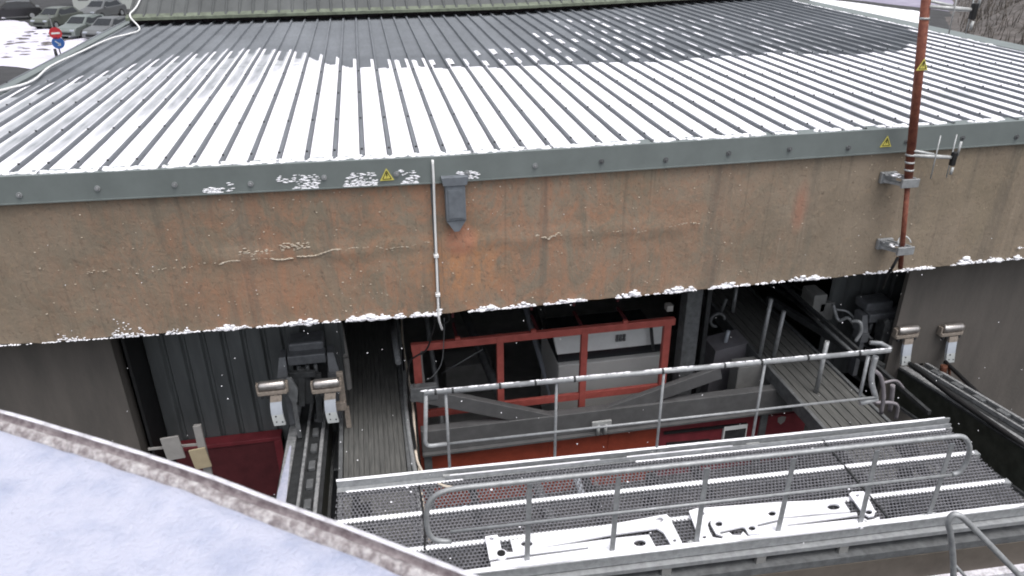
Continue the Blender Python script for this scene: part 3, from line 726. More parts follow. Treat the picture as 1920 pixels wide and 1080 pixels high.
M_sl = at_y(1222, 626, YP-.06); q = MB(); q.bar((M_sl.x-.03, YP-.06, zt-.02), (M_sl.x+.05, YP-.06, zb-.06), .05, .04); q.build('door_strut', 'dark', CB)
for (p0, p1, r, m_, lb) in ((( 897, 648), (928, 722), .085, 'galv_dk', 'sloping grey post behind the left opening of the red gate'), ((1002, 632), (1026, 712), .06, 'ltgrey', 'sloping pale post beside the white topped cabin'), ((1015, 628), (1040, 712), .07, 'dark', 'sloping black post between the pale post and the cabin'), ((1038, 640), (1062, 720), .03, 'boardg', 'thin pale pole leaning on the end of the cabin'), ((806, 640), (822, 745), .045, 'galv', 'grey pipe just inside the corner of the red gate')):
    a, b = at_y(*p0, 12.0), at_z(*p1, -2.4); b = at_y(*p1, 11.2)
    d_ = (b-a).normalized(); b2 = b + d_*((b.z-GZ-.05)/abs(d_.z)); a2 = a - d_*.9
    q = MB(); q.tube([a2, b2], r, 8); tag(q.build('sloping_post', m_), lb, 'post')
a = at_y(785, 640, 10.0); q = MB(); q.tube(smooth([at_y(788, 655, 10.05), at_y(790, 690, 10.05), at_y(796, 735, 10.05), at_y(800, 800, 10.05)], 4), .03, 8)
tag(q.build('pale_pipe', 'boardg'), 'pale pipe standing close behind the red gate corner post', 'pipe')
# low block seen through the gate
q = MB(); a = at_y(835, 690, 12.6); b = at_y(905, 730, 12.6); q.span((a.x, 12.6, GZ+.05), (b.x+.2, 13.2, a.z), .02); tag(q.build('low_cabinet', 'conc'), 'low grey block on the dock floor behind the red gate', 'cabinet')
q = MB(); q.tube([at_y(828, 700, 11.6), at_y(905, 655, 11.6)], .012, 6); tag(q.build('stay_wire', 'galv'), 'thin stay wire slanting across the dark left gate opening', 'wire')
# column and shrouded box right of gate
q = MB(); a = at_y(1290, 620, 10.1); q.span((a.x-.12, 10.0, GZ), (a.x+.14, 10.25, 1.3), .01); tag(q.build('steel_column', 'galv_dk'), 'dark steel column right of the red gate', 'column')
q = MB(); a = at_y(1318, 620, 10.4); q.span((a.x-.04, 10.3, GZ), (a.x+.04, 10.4, 1.3), .008); tag(q.build('steel_column', 'dark'), 'slim black column behind the dark steel column', 'column')
a, b = at_y(1330, 660, 10.6), at_y(1384, 745, 10.6)
q = MB(); q.prism([(a.x, 10.6, GZ+.05), (b.x-.1, 10.6, GZ+.05), (b.x+.05, 10.6, a.z+.1), (a.x+.12, 10.6, a.z)], (0, .5, 0)); tag(q.build('covered_machine', mat('grey_tarpaulin', (.16, .155, .17), .8, var=.15)), 'grey covered machine beside the steel column', 'machine')
a, b = at_y(1385, 690, 10.0), at_y(1420, 780, 10.0)
q = MB(); q.span((a.x, 10.0, GZ), (a.x+.62, 10.3, a.z), .01); tag(q.build('concrete_plinth', 'conc'), 'pale concrete plinth at the foot of the rail posts', 'plinth')
for (px, py) in ((1335, 605), (1350, 625)):
    pass
q = MB(); a = at_y(1345, 600, 11); q.tube([a+Vector((math.cos(t)*.13, 0, math.sin(t)*.13)) for t in [k*math.pi/8 for k in range(13)]], .03, 7); q.tube([at_y(1352, 585, 11), at_y(1362, 560, 11)], .03, 7)
tag(q.build('hose_loop', 'galv_dk'), 'loop of dark hose hanging above the covered machine', 'hose')
q = MB(); q.tube([at_y(1366, 620, 10.8), at_y(1358, 650, 10.8)], .035, 8); tag(q.build('lamp_tube', 'ltgrey'), 'short pale tube hanging above the covered machine', 'tube')
q = MB(); a = at_y(1255, 577, 9.7); q.span((a.x-.05, 9.66, a.z-.05), (a.x+.05, 9.78, a.z+.05), .01); tag(q.build('junction_box', 'boardg'), 'small pale junction box under the beam above the gate corner', 'box')

# red base box and signs, left side of the dock
a0, a1 = at_y(385, 836, 10.35), at_y(526, 832, 10.35)
RB = thing('red_housing', ((a0.x+a1.x)/2, 10.2, GZ), 'dark red steel housing at the foot of the ribbed cladding', 'housing')
q = MB(); q.span((-3.5, 10.36, GZ), (a1.x, 10.52, a0.z-.05), .01); q.build('body', 'darkred', RB)
q = MB(); q.span((-3.5, 10.33, a0.z-.05), (a1.x+.03, 10.54, a0.z+.02), .008); q.span((a1.x-.09, 10.33, GZ), (a1.x+.03, 10.358, a0.z-.052), .004); q.build('rim', 'crimson', RB)  # crimson paints the lit edge brighter than the dark red body
a = at_y(372, 815, 9.55); 
SP = thing('board_stand', (a.x, 9.6, GZ), 'thin grey stand holding two blank square boards by the dark wall corner', 'stand')
q = MB(); q.span((a.x-.055, 9.56, GZ), (a.x+.055, 9.62, at_y(370, 800, 9.55).z), .006); q.build('post', 'boardg', SP)
b0 = at_y(278, 842, 9.6); q = MB(); q.bar(b0, (a.x, 9.6, at_y(365, 834, 9.6).z), .03, .03); q.build('arm', 'boardg', SP)
def sqboard(x0, y0, x1, y1, m_, tilt):
    p, r = at_y(x0, y0, 9.5), at_y(x1, y1, 9.5); c_ = (p+r)/2
    rot = Matrix.Rotation(tilt, 3, 'Y'); q = MB(); q.box((c_.x, 9.52, c_.z), (abs(r.x-p.x), .03, abs(p.z-r.z)), rot, .004); return q
sqboard(301, 823, 346, 860, 'boardg', R(-4)).build('board', 'boardg', SP)['label'] = 'larger grey square board'
sqboard(355, 845, 395, 877, 'tan', R(-6)).build('board', 'tan', SP)['label'] = 'smaller tan square board'

# ------------------------------------------------------------------ rope tracks
ZT = -1.185; TILT = .14
def track(x0, label):
    T = thing('rope_track', (x0+.3, 9, GZ), label, 'rope track', 'rope tracks either side of the dock')
    q = MB(); q.span((x0+.02, 3.5, ZT-.62), (x0+.07, 15, ZT-.03)); q.span((x0+.52, 3.5, ZT-.62), (x0+.57, 15, ZT-.03)); q.build('web', mat('greased_steel', (.02, .023, .018), .5, var=.5, scale=6, col2=(.05, .055, .045)) if 'gs' not in M else M['gs'], T)
    q = MB(); q.span((x0-.02, 3.5, ZT-.67), (x0+.61, 15, ZT-.62)); q.build('bottom_flange', 'galv_dk', T)
    q = MB(); q.span((x0, 3.5, ZT-.03), (x0+.60, 15, ZT), .004); q.build('top_plate', 'dark', T)
    q = MB(); q.span((x0+.02, 3.5, ZT), (x0+.15, 15, ZT+.035), .006); q.span((x0+.29, 3.5, ZT), (x0+.33, 15, ZT+.07), .006); q.span((x0+.50, 3.5, ZT), (x0+.55, 15, ZT+.05), .006); q.build('rail', M['railst'], T)
    q = MB()
    for k in range(24): y = 3.9+k*.46; q.span((x0+.38, y, ZT), (x0+.47, y+.2, ZT+.06), .01); 
    q.build('clip', 'galv_dk', T)['kind'] = 'stuff'
    for y in (6.2, 11.5):
        q = MB(); q.span((x0+.1, y, GZ+(y+.15-9.2)*TILT), (x0+.48, y+.3, ZT-.67), .01); q.build('column', 'dark', T)
    for o in T.children:                       # the track climbs gently outwards
        for v in o.data.vertices: v.co.z += (9.2-v.co.y)*TILT
    return T
M['railst'] = mat('worn_rail', (.17, .175, .18), .5, .2, var=.25, scale=12, col2=(.38, .385, .395))
TL = track(-1.635, 'black rope track beside the dark red housing')
TR = track(8.315, 'long black rope track running down past the taupe wall')
# frost lying on the outer rail of the left one
q = MB(); n = 60
for k in range(n+1):
    y = 6.6+2.6*k/n; wv = .06*min(1, .25+(1-k/n)*1.6)*(1+.25*noise.noise(Vector((y*6, 1, 1))))
    for dx, dz in ((-1, .036), (-.5, .046), (.5, .046), (1, .036)): q.v.append((-1.635+.085+dx*wv, y, ZT+dz+(9.2-y)*TILT))
for k in range(n):
    for c_ in range(3): q.face((k*4+c_, k*4+4+c_, k*4+5+c_, k*4+1+c_), True)
tag(q.build('rail_snow', 'snow_near'), kind='stuff')

def guide(px, py, label, src=None):
    a = at_y(px, py, 9.35)
    T = thing('rope_guide', a, label, 'rope guide', 'rope guides with bright rollers and hanging plates')
    q = MB(); q.tube([a+Vector((-.18, 0, 0)), a+Vector((-.15, 0, 0)), a+Vector((.15, 0, 0)), a+Vector((.18, 0, 0))], [.06, .07, .07, .06], 14); q.build('roller', 'chrome', T)
    q = MB(); q.span(a+Vector((-.21, -.05, -.14)), a+Vector((.19, .09, -.075)), .012); q.span(a+Vector((.16, -.03, -.13)), a+Vector((.21, .06, .03)), .008); q.span(a+Vector((-.22, -.03, -.13)), a+Vector((-.185, .06, .03)), .008); q.build('bracket', 'beige', T)
    q = MB()
    for k in range(5): q.span(a+Vector((-.17+k*.075, -.045, -.19)), a+Vector((-.135+k*.075, .0, -.14)), .006)
    q.build('comb', 'dark', T)
    # curved plate: bands of slightly different make
    def pl(t): return a + Vector((.035, -.05-.07*math.sin(t*1.5), -.15-.46*t)) + Vector((-.02*math.sin(t*3.1), 0, 0))
    for (t0, t1, m_, nm) in ((0, .2, 'beige', 'plate_head'), (.2, .62, 'ltgrey', 'guide_plate'), (.62, 1., 'platelo', 'guide_plate_end')):
        q = MB(); n = 5
        for k in range(n):
            u, v = t0+(t1-t0)*k/n, t0+(t1-t0)*(k+1)/n; p, r = pl(u), pl(v)
            q.quad(p+Vector((-0.078, 0, 0)), p+Vector((0.078, 0, 0)), r+Vector((0.078, 0, 0)), r+Vector((-0.078, 0, 0)))
            q.quad(p+Vector((-0.078, .05, 0)), p+Vector((0.078, .05, 0)), r+Vector((0.078, .05, 0)), r+Vector((-0.078, .05, 0)))
            for sx in (-0.078, 0.078): q.quad(p+Vector((sx, 0, 0)), p+Vector((sx, .05, 0)), r+Vector((sx, .05, 0)), r+Vector((sx, 0, 0)))
        p, r = pl(t0), pl(t1)
        for e in (p, r): q.quad(e+Vector((-0.078, 0, 0)), e+Vector((0.078, 0, 0)), e+Vector((0.078, .05, 0)), e+Vector((-0.078, .05, 0)))
        q.build(nm, m_, T)
    q = MB(); p = pl(.88)
    q.tube([p+Vector((.05, -.006, 0)), p+Vector((.05, .01, 0))], .012, 8); q.tube([p+Vector((-.03, -.006, .01)), p+Vector((-.03, .01, .01))], .010, 8); q.tube([p+Vector((-.03, -.006, .1)), p+Vector((-.03, .01, .1))], .010, 8); q.build('plate_bolt', 'dark', T)
    q = MB(); q.bar(a+Vector((0, .05, -.1)), a+Vector((0, .3, -.25)), .1, .1); q.build('support_arm', 'dark', T)
    return T
M['platelo'] = mat('pale_grey_plate', (.46, .48, .48), .5, var=.1)
G1 = guide(510, 722, 'leftmost rope guide, its roller in front of the ribbed cladding')
copy_thing(G1, at_y(612, 718, 9.35)-G1.location, 'rope guide with beige side plate next to the left ribbed walkway')
G3 = copy_thing(G1, at_y(1702, 618, 9.35)-G1.location, 'rope guide just right of the upper end of the snowy back handrail')
copy_thing(G1, at_y(1786, 614, 9.35)-G1.location, 'rightmost rope guide, hanging in front of the taupe wall')
# beige plate right of the second guide
a0, a1 = at_y(630, 700, 9.5), at_y(648, 765, 9.5); q = MB(); q.span((a0.x, 9.5, a1.z), (a1.x+.02, 9.56, a0.z), .008); q.span((a0.x-.06, 9.44, a1.z), (a1.x+.02, 9.498, a1.z+.14), .008); q.span((a0.x+.05, 9.52, ZT), (a0.x+.12, 9.56, a1.z-.002))
tag(q.build('side_plate', 'beige'), 'beige steel side plate right of the second rope guide', 'plate')
q = MB(); a = at_y(548, 735, 9.4); 
q.prism([a+Vector((x*.08, 0, z*.22)) for x, z in ((-.6, 1), (.2, 1), (1, .1), (.6, -.8), (-.2, -1), (-.8, -.2))], (0, .05, 0)); q.span((a.x-.03, 9.41, ZT), (a.x+.03, 9.44, a.z-.1)); tag(q.build('cheek_plate', 'galv_dk'), 'rounded dark cheek plate between the two left rope guides', 'plate')

def yoke(px, py, label, src=None):
    a = at_y(px, py, 9.95)
    T = thing('rope_saddle', Vector((a.x, 9.95, ZT)), label, 'rope saddle', 'rope saddles over the tracks')
    q = MB(); q.span((a.x-.27, 9.8, a.z-.08), (a.x+.27, 10.0, a.z+.08), .02); q.span((a.x-.25, 9.95, a.z+.04), (a.x+.25, 10.3, a.z+.20), .03); q.build('crossbar', 'yokeg', T)
    for s_ in (-1, 1):
        q = MB(); xx = a.x+s_*.34
        q.prism([(xx-.05-.05*(s_ < 0), 9.74, a.z-.22), (xx+.05+.05*(s_ > 0), 9.74, a.z-.22), (xx+.045, 9.84, a.z+.06), (xx-.045, 9.84, a.z+.06)], (0, .22, 0))
        q.span((xx-.07, 9.72, a.z-.40), (xx+.07, 9.96, a.z-.225), .01)
        q.span((xx-.04, 9.76, ZT), (xx+.04, 9.9, a.z-.402)); q.build('leg', 'yokeg', T)
    q = MB(); q.span((a.x-.24, 10.02, a.z-.5), (a.x+.24, 10.2, a.z-.1)); q.build('back_plate', 'dark', T)
    for dx in (-.14, -.02, .1):
        q = MB(); q.tube([(a.x+dx, 9.9, a.z-.34), (a.x+dx, 9.9, a.z-.14)], .03, 8); q.build('roller_pin', 'galv_dk', T)
    return T
M['yokeg'] = mat('cast_steel', (.12, .125, .135), .5, .2, var=.2, scale=10)
Y1 = yoke(576, 665, 'grey cast saddle above the left track, before the ribbed cladding')
copy_thing(Y1, at_y(1648, 588, 9.95)-at_y(576, 665, 9.95), 'grey cast saddle above the right track, near the taupe wall')

# hauling ropes hanging out of the right guides, rusty strap
pe = at_y(1772, 678, 9.2)
q = MB(); q.tube([pe, pe+Vector((.02, -1.2, -.16)), pe+Vector((.05, -3.2, -.5)), pe+Vector((.1, -5.2, -.95))], .035, 8); tag(q.build('steel_rope', 'black'), 'black steel rope leaving the rightmost rope guide', 'rope')
pe = at_y(1706, 682, 9.2)
q = MB(); q.tube([pe, pe+Vector((.03, -1.0, .02)), pe+Vector((.05, -3.2, .2)), pe+Vector((.06, -5.2, .42))], .04, 8); tag(q.build('steel_rope', 'black'), 'black steel rope lying over the long right track', 'rope')
a = at_y(1772, 690, 9.1); q = MB()
for (p_, r_) in (([a+Vector((-.03, 0, .05)), a+Vector((-.03, -.02, -.15)), a+Vector((-.02, -.04, -.3))], .055), ([a+Vector((.05, 0, .06)), a+Vector((.07, -.05, -.12)), a+Vector((.01, -.1, -.36))], .022)): q.tube(smooth(p_, 5), r_, 8)
tag(q.build('rusty_strap', mat('rust_brown', (.09, .03, .015), .7, var=.3, scale=20)), 'rust brown strap hanging below the rightmost rope guide', 'strap')
# equipment crates along the right track inside the dock
q = MB(); a = at_y(1440, 568, 12.0)
for k, (px, py, s_) in enumerate(((1545, 575, .28), (1532, 560, .24))):
    p = at_y(px, py, 10.6); q.span((p.x-s_/2, 10.5, p.z-.22), (p.x+s_/2, 10.9, p.z+.12), .01)
tag(q.build('drive_casing', 'conc'), 'pair of grey drive casings on the right track under the beam', 'casing')
q = MB(); q.tube(smooth([at_y(1562, 570, 10.3), at_y(1572, 600, 10.2), at_y(1590, 596, 10.1), at_y(1605, 612, 10.0), at_y(1640, 640, 9.8)], 5), .03, 7); q.tube(smooth([at_y(1566, 580, 10.3), at_y(1590, 585, 10.2), at_y(1610, 606, 10.0)], 5), .022, 7)
tag(q.build('drive_hose', 'galv'), 'grey hoses between the drive casings and the right saddle', 'hose')
q = MB(); q.bar(at_y(1440, 560, 11.5), at_y(1655, 690, 9.2), .10, .12); q.bar(at_y(1520, 540, 12), at_y(1720, 650, 9.6), .14, .1); tag(q.build('trunking', 'dark'), 'black cable trunking slanting beside the right walkway', 'trunking')
q = MB(); q.tube(smooth([at_y(1596, 602, 9.6), at_y(1612, 604, 9.5), at_y(1614, 622, 9.5), at_y(1604, 640, 9.5)], 5), .03, 7); tag(q.build('hook_pipe', 'galv'), 'hooked grey pipe left of the right saddle', 'pipe')

# hoses along the left walkway edge
for k, (dx, r_, m_, lb) in enumerate(((.10, .034, 'galv', 'thick grey hose along the left walkway edge'), (.17, .02, 'cream', 'thin pale hose along the left walkway edge'), (.135, .018, 'black', 'thin black hose along the left walkway edge'))):
    pts = [Vector((.06+dx+.02*math.sin(t*1.9+k*2), 6.95+t, -1.14+.02*math.sin(t*2.7+k))) for t in [j*.35 for j in range(18)]]
    q = MB(); q.tube(smooth(pts, 3), r_, 7); tag(q.build('hose', m_), lb, 'hose')
q = MB(); q.tube([at_y(735, 600, 11.6), at_y(747, 680, 10.4)], .05, 8); tag(q.build('drain_pipe', 'galv'), 'grey drain pipe standing behind the left walkway', 'pipe')
q = MB(); q.tube([at_y(637, 605, 11.0), at_y(648, 670, 10.6)], .05, 8); q.tube([at_y(648, 670, 10.6), Vector((at_y(648, 670, 10.6).x, 10.6, GZ))], .05, 8); tag(q.build('thin_post', 'boardg'), 'thin pale post behind the left rope track', 'post')

# ------------------------------------------------------------------ grating walkway in front
WO = Vector((-.73, 6.82, 0)); WA = R(-2.2); WX = Vector((math.cos(WA), math.sin(WA), 0)); WY = Vector((math.sin(WA), -math.cos(WA), 0)); WLEN, WWID = 7.43, 1.46
def wp(s, t, z=0): return WO + WX*s + WY*t + Vector((0, 0, z))
K = thing('grating_walkway', wp(3.7, .73, GZ), 'galvanised grating walkway with streaks of snow in the foreground', 'walkway')
planks = [(.075, .50), (.575, 1.0), (1.075, 1.43)]
q = MB(); cs = .0423
for (t0, t1) in planks:
    nr = 9 if t1-t0 > .4 else 8; rt_ = (t1-t0)/nr; ns = int(WLEN/cs)
    for r in range(nr):
        off = .5*cs*(r % 2)
        for k in range(ns-1):
            s0 = k*cs+off; ta = t0+r*rt_
            o = [wp(s0, ta), wp(s0+cs, ta), wp(s0+cs, ta+rt_), wp(s0, ta+rt_)]
            mid_s, mid_t = s0+cs/2, ta+rt_/2
            h = [wp(mid_s-cs*.24, mid_t-rt_*.14, .014), wp(mid_s+cs*.24, mid_t-rt_*.14, .014), wp(mid_s+cs*.30, mid_t+rt_*.34, .001), wp(mid_s-cs*.30, mid_t+rt_*.34, .001)]
            i = len(q.v); q.v += [tuple(p) for p in o+h]
            for e in range(4):
                q.cur = 1 if (e == 0 and noise.noise(Vector((s0*2.3, ta*3, 7))) > -.30) else 0
                q.face((i+e, i+(e+1) % 4, i+4+(e+1) % 4, i+4+e))
q.cur = 0
M['galv_tip'] = mat('frosted_lip', (.66, .66, .70), .6, .05, var=.15, scale=30)
q.build('grating', ['grating', 'galv_tip'], K)
# solid strips between the planks
q = MB()
for t0, t1 in ((0, .075), (.50, .575), (1.0, 1.075), (1.43, WWID)):
    a, b = wp(0, t0, -.002), wp(WLEN, t0, -.002); c_, d_ = wp(WLEN, t1, -.002), wp(0, t1, -.002); q.quad(a, b, c_, d_)
    for t in (t0, t1): q.bar(wp(0, t, -.04), wp(WLEN, t, -.04), .006, .07)
q.build('plank_flange', 'galv', K)
for s0 in (5.73,):
    q = MB(); q.bar(wp(s0, .02, .014), wp(s0+.02, WWID, .014), .02, .012); q.build('plank_joint', 'dark', K)
q = MB()
for s0 in (.2, 1.5, 2.8, 4.1, 5.4, 6.7): q = MB(); q.bar(wp(s0, 0, -.12), wp(s0, WWID, -.12), .08, .1); q.build('cross_bearer', 'dark', K)
q = MB(); q.bar(wp(0, -.012, .02), wp(WLEN, -.012, .02), .02, .14); q.bar(wp(1.2, .055, .028), wp(WLEN-.02, .055, .028), .012, .05); q.build('toe_board', 'galv', K)
q = MB(); q.bar(wp(0, WWID+.012, -.02), wp(WLEN+.6, WWID+.012, -.02), .02, .11); q.build('front_edge', 'galv', K)
q = MB(); q.bar(wp(-.3, WWID+.035, -.115), wp(WLEN+2, WWID+.035, -.115), .10, .05); q.build('front_channel', 'galv', K)
q = MB(); q.bar(wp(-.3, WWID+.07, -.28), wp(WLEN+2, WWID+.07, -.28), .14, .09); q.build('lower_channel', 'galv_dk', K)
q = MB(); q.bar(wp(-.3, WWID+.12, -.55), wp(WLEN+2, WWID+.12, -.55), .05, .44); q.build('timber_fascia', 'brown', K)
q = MB(); q.bar(wp(-.3, WWID+.19, -.70), wp(WLEN+2, WWID+.19, -.70), .10, .06); q.build('base_angle', 'bright', K)
for s0 in (1.4, 2.4, 3.3, 4.3, 5.2):
    q = MB(); q.span(*(lambda p: (p-Vector((.05, .02, .10)), p+Vector((.05, .02, .0))))(wp(s0, WWID+.06, -.14))); q.build('packing', 'conc', K)
for s0 in (.3, 3.6, 6.9):
    for t in (.15, 1.3):
        q = MB(); p = wp(s0, t, 0); q.span((p.x-.06, p.y-.06, GZ), (p.x+.06, p.y+.06, -.17)); q.build('leg', 'dark', K)
# snow streaks with toothed edges on the walkway
q = MB()
def streak(t, w0, w1, sa, sb, z=.006, teeth=True, amp=.012):
    n = int((sb-sa)/(cs/2)); i = len(q.v)
    for k in range(n+1):
        s_ = sa+k*cs/2; wv = (1+.35*noise.noise(Vector((s_*1.1, t*9, 0)))+.2*noise.noise(Vector((s_*5, t*9, 3))))*min(1, .15+(sb-s_)*3)
        e = amp if (k % 2 and teeth) else -amp*.3
        for (tt, zz) in ((t-w0*wv-e, 0.0), (t-w0*.4, .014), (t+w1*.4, .014), (t+w1*wv+e*1.4, 0.0)): q.v.append(tuple(wp(s_, tt, z+zz)))
    for k in range(n):
        for b in range(3): q.face((i+k*4+b, i+k*4+4+b, i+k*4+5+b, i+k*4+1+b), True)
streak(.54, .016, .019, .02, WLEN-.05, amp=.018); streak(1.04, .016, .018, .0, WLEN-.06, amp=.018); streak(1.445, .04, .032, .0, WLEN-.1, z=.032, teeth=False)
streak(-.012, .022, .020, .0, WLEN-.05, z=.092, teeth=False); streak(.055, .008, .008, 1.25, 3.0, z=.055, teeth=False); streak(.055, .008, .008, 3.3, 4.6, z=.055, teeth=False); streak(.095, .012, .004, 3.4, WLEN-.1, amp=.006)
streak(.09, .01, .004, .1, 1.4, amp=.008)
for k in range(26): p = wp(random.uniform(.3, 6), random.uniform(.1, 1.4), .012); q.blob(p, random.uniform(.008, .016), (1.2, 1, .6), k)
tag(q.build('walkway_snow', 'snow'), kind='stuff')

# ------------------------------------------------------------------ railings of the walkway
HR = thing('safety_railing', wp(3.3, 0, 0), 'galvanised railing with snow topped handrail on the far edge of the walkway', 'railing', 'railings of the grating walkway')
def post(px, py, h, parent, top, rr=.017):
    b = at_z(px, py, .0); 
    q = MB(); q.tube([b, b+Vector((0, 0, h))], rr, 8); q.build('post', 'galv', parent)
    q = MB(); q.span((b.x-.085, b.y-.035, .0), (b.x+.085, b.y+.03, .03), .006)
    for dx in (-.055, .055): q.tube([(b.x+dx, b.y, .03), (b.x+dx, b.y, .055)], .018, 7)
    q.build('base_plate', 'galv_lt', parent); return b
def backY(x): return 6.82-(x+.73)*.0384
hl, hr_ = at_y(795, 737, 6.79), at_y(1668, 657, 6.60); zr = .0
ht = lambda x: hl.z+(hr_.z-hl.z)*(x-hl.x)/(hr_.x-hl.x)
ml, mr = at_y(795, 838, 6.79), at_y(1645, 744, 6.60)
mt_ = lambda x: ml.z+(mr.z-ml.z)*(x-ml.x)/(mr.x-ml.x)
for (px, py) in ((844, 890), (1040, 868), (1230, 851), (1409, 831)):
    b = at_z(px, py, .0); post(px, py, ht(b.x)-.01, HR, 0)
q = MB(); q.tube([hl, hr_], .029, 10); q.build('handrail', 'galv', HR)
q = MB(); q.tube([at_y(838, 832, 6.79), mr], .0145, 8); q.build('midrail', 'galv', HR)
a = hl+Vector((.02, 0, -.02)); b = ml+Vector((.02, 0, 0))
q = MB(); q.tube([a, b+Vector((0, 0, .08))]+arc(b+Vector((0, 0, .08)), b, b+Vector((.08, 0, .004)), 5)[1:]+[at_y(838, 832, 6.79)], .023, 10); q.build('end_loop', 'galv', HR)
e = hr_; 
q = MB(); q.tube([hr_, hr_+Vector((.03, .05, 0)), hr_+Vector((0, .16, .0)), hr_+Vector((-.12, .2, 0))], .027, 8); q.build('handrail_return', 'galv', HR)
q = MB(); q.tube(smooth([at_y(1642, 668, 6.62), at_y(1636, 690, 6.62), at_y(1634, 715, 6.62), at_y(1642, 745, 6.62)], 4), .034, 9); q.tube([at_y(1645, 748, 6.62), at_y(1612, 756, 6.62)], .03, 8); q.tube([at_y(1628, 668, 6.62), at_y(1612, 742, 6.62)], .02, 8); q.build('end_post', 'galv', HR)
for px in (815, 848, 938, 1005, 1078, 1240, 1352, 1418, 1500, 1590):
    t = (at_y(px, 700, 6.72).x-hl.x)/(hr_.x-hl.x); p = hl.lerp(hr_, t); dr = (hr_-hl).normalized()
    q = MB(); q.tube([p-dr*.012, p+dr*.012], .0325, 10); q.build('collar', 'dark', HR)
# snow cap on the handrail
q = MB(); n = 150
for k in range(n): 
    p = hl.lerp(hr_, (k+random.random())/n); (q.blob(p+Vector((0, .004, .025)), random.uniform(.010, .017), (3.2, 1., .40), k) if noise.noise(Vector((p.x*2.5, 3, 3))) > -.35 else None)
tag(q.build('handrail_snow', 'snow'), kind='stuff')
for k, (p_, r_) in enumerate((([at_y(1640, 695, 6.9), at_y(1652, 708, 6.9), at_y(1657, 740, 6.9), at_y(1652, 775, 6.9)], .026), ([at_y(1674, 722, 7.2), at_y(1672, 745, 7.2), at_y(1668, 770, 7.2)], .03), ([at_y(1655, 718, 7.3), at_y(1680, 714, 7.3), at_y(1694, 728, 7.3)], .02), ([at_y(1640, 755, 7.1), at_y(1670, 755, 7.1), at_y(1683, 762, 7.1), at_y(1680, 785, 7.1)], .024))):
    q = MB(); q.tube(smooth(p_, 5), r_, 7)
    tag(q.build('bent_pipe', mat('mauve_grey_pipe', (.20, .185, .20), .5, .2, var=.2) if k == 0 else bpy.data.materials['mauve_grey_pipe']), ['bent grey pipe arching beside the right end of the back railing', 'upright grey stub pipe right of the arching pipe', 'short horizontal pipe with a drooping end beyond the railing end', 'lowest bent pipe beyond the railing end'][k], 'pipe')

FR = thing('safety_railing', wp(3.9, WWID, 0), 'galvanised railing with rounded ends on the near edge of the walkway', 'railing', 'railings of the grating walkway')
fl_, fr_ = at_y(868, 913, 5.33), at_y(1790, 823, 5.13)
zf = lambda x: fl_.z+(fr_.z-fl_.z)*(x-fl_.x)/(fr_.x-fl_.x)
for (px, py, tx, ty) in ((988, 1058, 993, 907), (1147, 1040, 1160, 894), (1305, 1020, 1326, 878), (1457, 1003, 1489, 860), (1612, 985, 1645, 845), (1740, 970, 1786, 832)):
    b = at_z(px, py, 0); yf = b.y
    tp = at_y(tx, ty, yf)
    q = MB(); q.bar(b, tp, .05, .014, (0, -1, 0)); q.build('post', 'galv', FR)
    q = MB(); q.span((b.x-.085, b.y-.03, .0), (b.x+.085, b.y+.03, .028), .005)
    for dx in (-.06, .06): q.tube([(b.x+dx, b.y, .028), (b.x+dx, b.y, .048)], .017, 7)
    q.build('base_plate', 'galv_lt', FR)
c0, c1 = at_y(805, 975, 5.34), at_y(838, 1012, 5.34)
loop = [at_y(1786, 890, 5.13), at_y(1800, 884, 5.12), at_y(1812, 866, 5.12), at_y(1818, 842, 5.11), at_y(1812, 824, 5.11), at_y(1800, 818, 5.12), at_y(1780, 819, 5.13)]
lft = [at_y(870, 914, 5.33), at_y(840, 919, 5.34), at_y(816, 930, 5.34), at_y(802, 950, 5.34), at_y(800, 980, 5.34), at_y(806, 1003, 5.34), at_y(820, 1013, 5.34), at_y(846, 1015, 5.34)]
q = MB(); q.tube(smooth(loop, 4)+smooth(lft, 4), .026, 9); q.build('handrail', 'galv', FR)
q = MB(); q.tube([at_y(844, 997, 5.33), at_y(1330, 942, 5.23), at_y(1786, 890, 5.13)], .0165, 8); q.build('midrail', 'galv', FR)
# stair rail at the lower right
SR = thing('stair_railing', (5.2, 4.7, -.5), 'bent pipe railing descending in front of the walkway at the lower right', 'railing')
q = MB(); q.tube(smooth([at_y(1788, 1120, 4.62), at_y(1787, 1050, 4.62), at_y(1782, 1000, 4.62), at_y(1778, 980, 4.62), at_y(1786, 966, 4.62), at_y(1800, 967, 4.6), at_y(1815, 980, 4.58), at_y(1870, 1036, 4.5), at_y(1930, 1098, 4.4)], 5), .03, 9); q.build('handrail', 'galv', SR)
q = MB(); q.tube([at_y(1786, 1055, 4.62), at_y(1820, 1092, 4.58)], .017, 7); q.build('midrail', 'galv', SR)
q = MB(); p_ = at_y(1788, 1120, 4.62); q.tube([p_, (p_.x, p_.y, GZ)], .03, 8); q.build('post', 'galv', SR)

# ------------------------------------------------------------------ flat steel plates with snow lying on the grating
def cut_plate(name, outline, holes, z, th, m_, parent):
    cu = bpy.data.curves.new(name, 'CURVE'); cu.dimensions = '2D'; cu.fill_mode = 'BOTH'; cu.extrude = th/2
    for ring in [outline]+holes:
        sp_ = cu.splines.new('POLY'); sp_.points.add(len(ring)-1); sp_.use_cyclic_u = True
        for pt, p in zip(sp_.points, ring): pt.co = (p.x, p.y, 0, 1)
    tmp = bpy.data.objects.new(name, cu); COL.objects.link(tmp); dg = bpy.context.evaluated_depsgraph_get()
    me = bpy.data.meshes.new_from_object(tmp.evaluated_get(dg)); bpy.data.objects.remove(tmp)
    for v in me.vertices: v.co.z += z
    me.materials.clear(); me.materials.append(M[m_]); o = bpy.data.objects.new(name, me); COL.objects.link(o)
    o.parent = parent; o.matrix_parent_inverse = Matrix.Translation(-parent.location); return o
pzz = .06
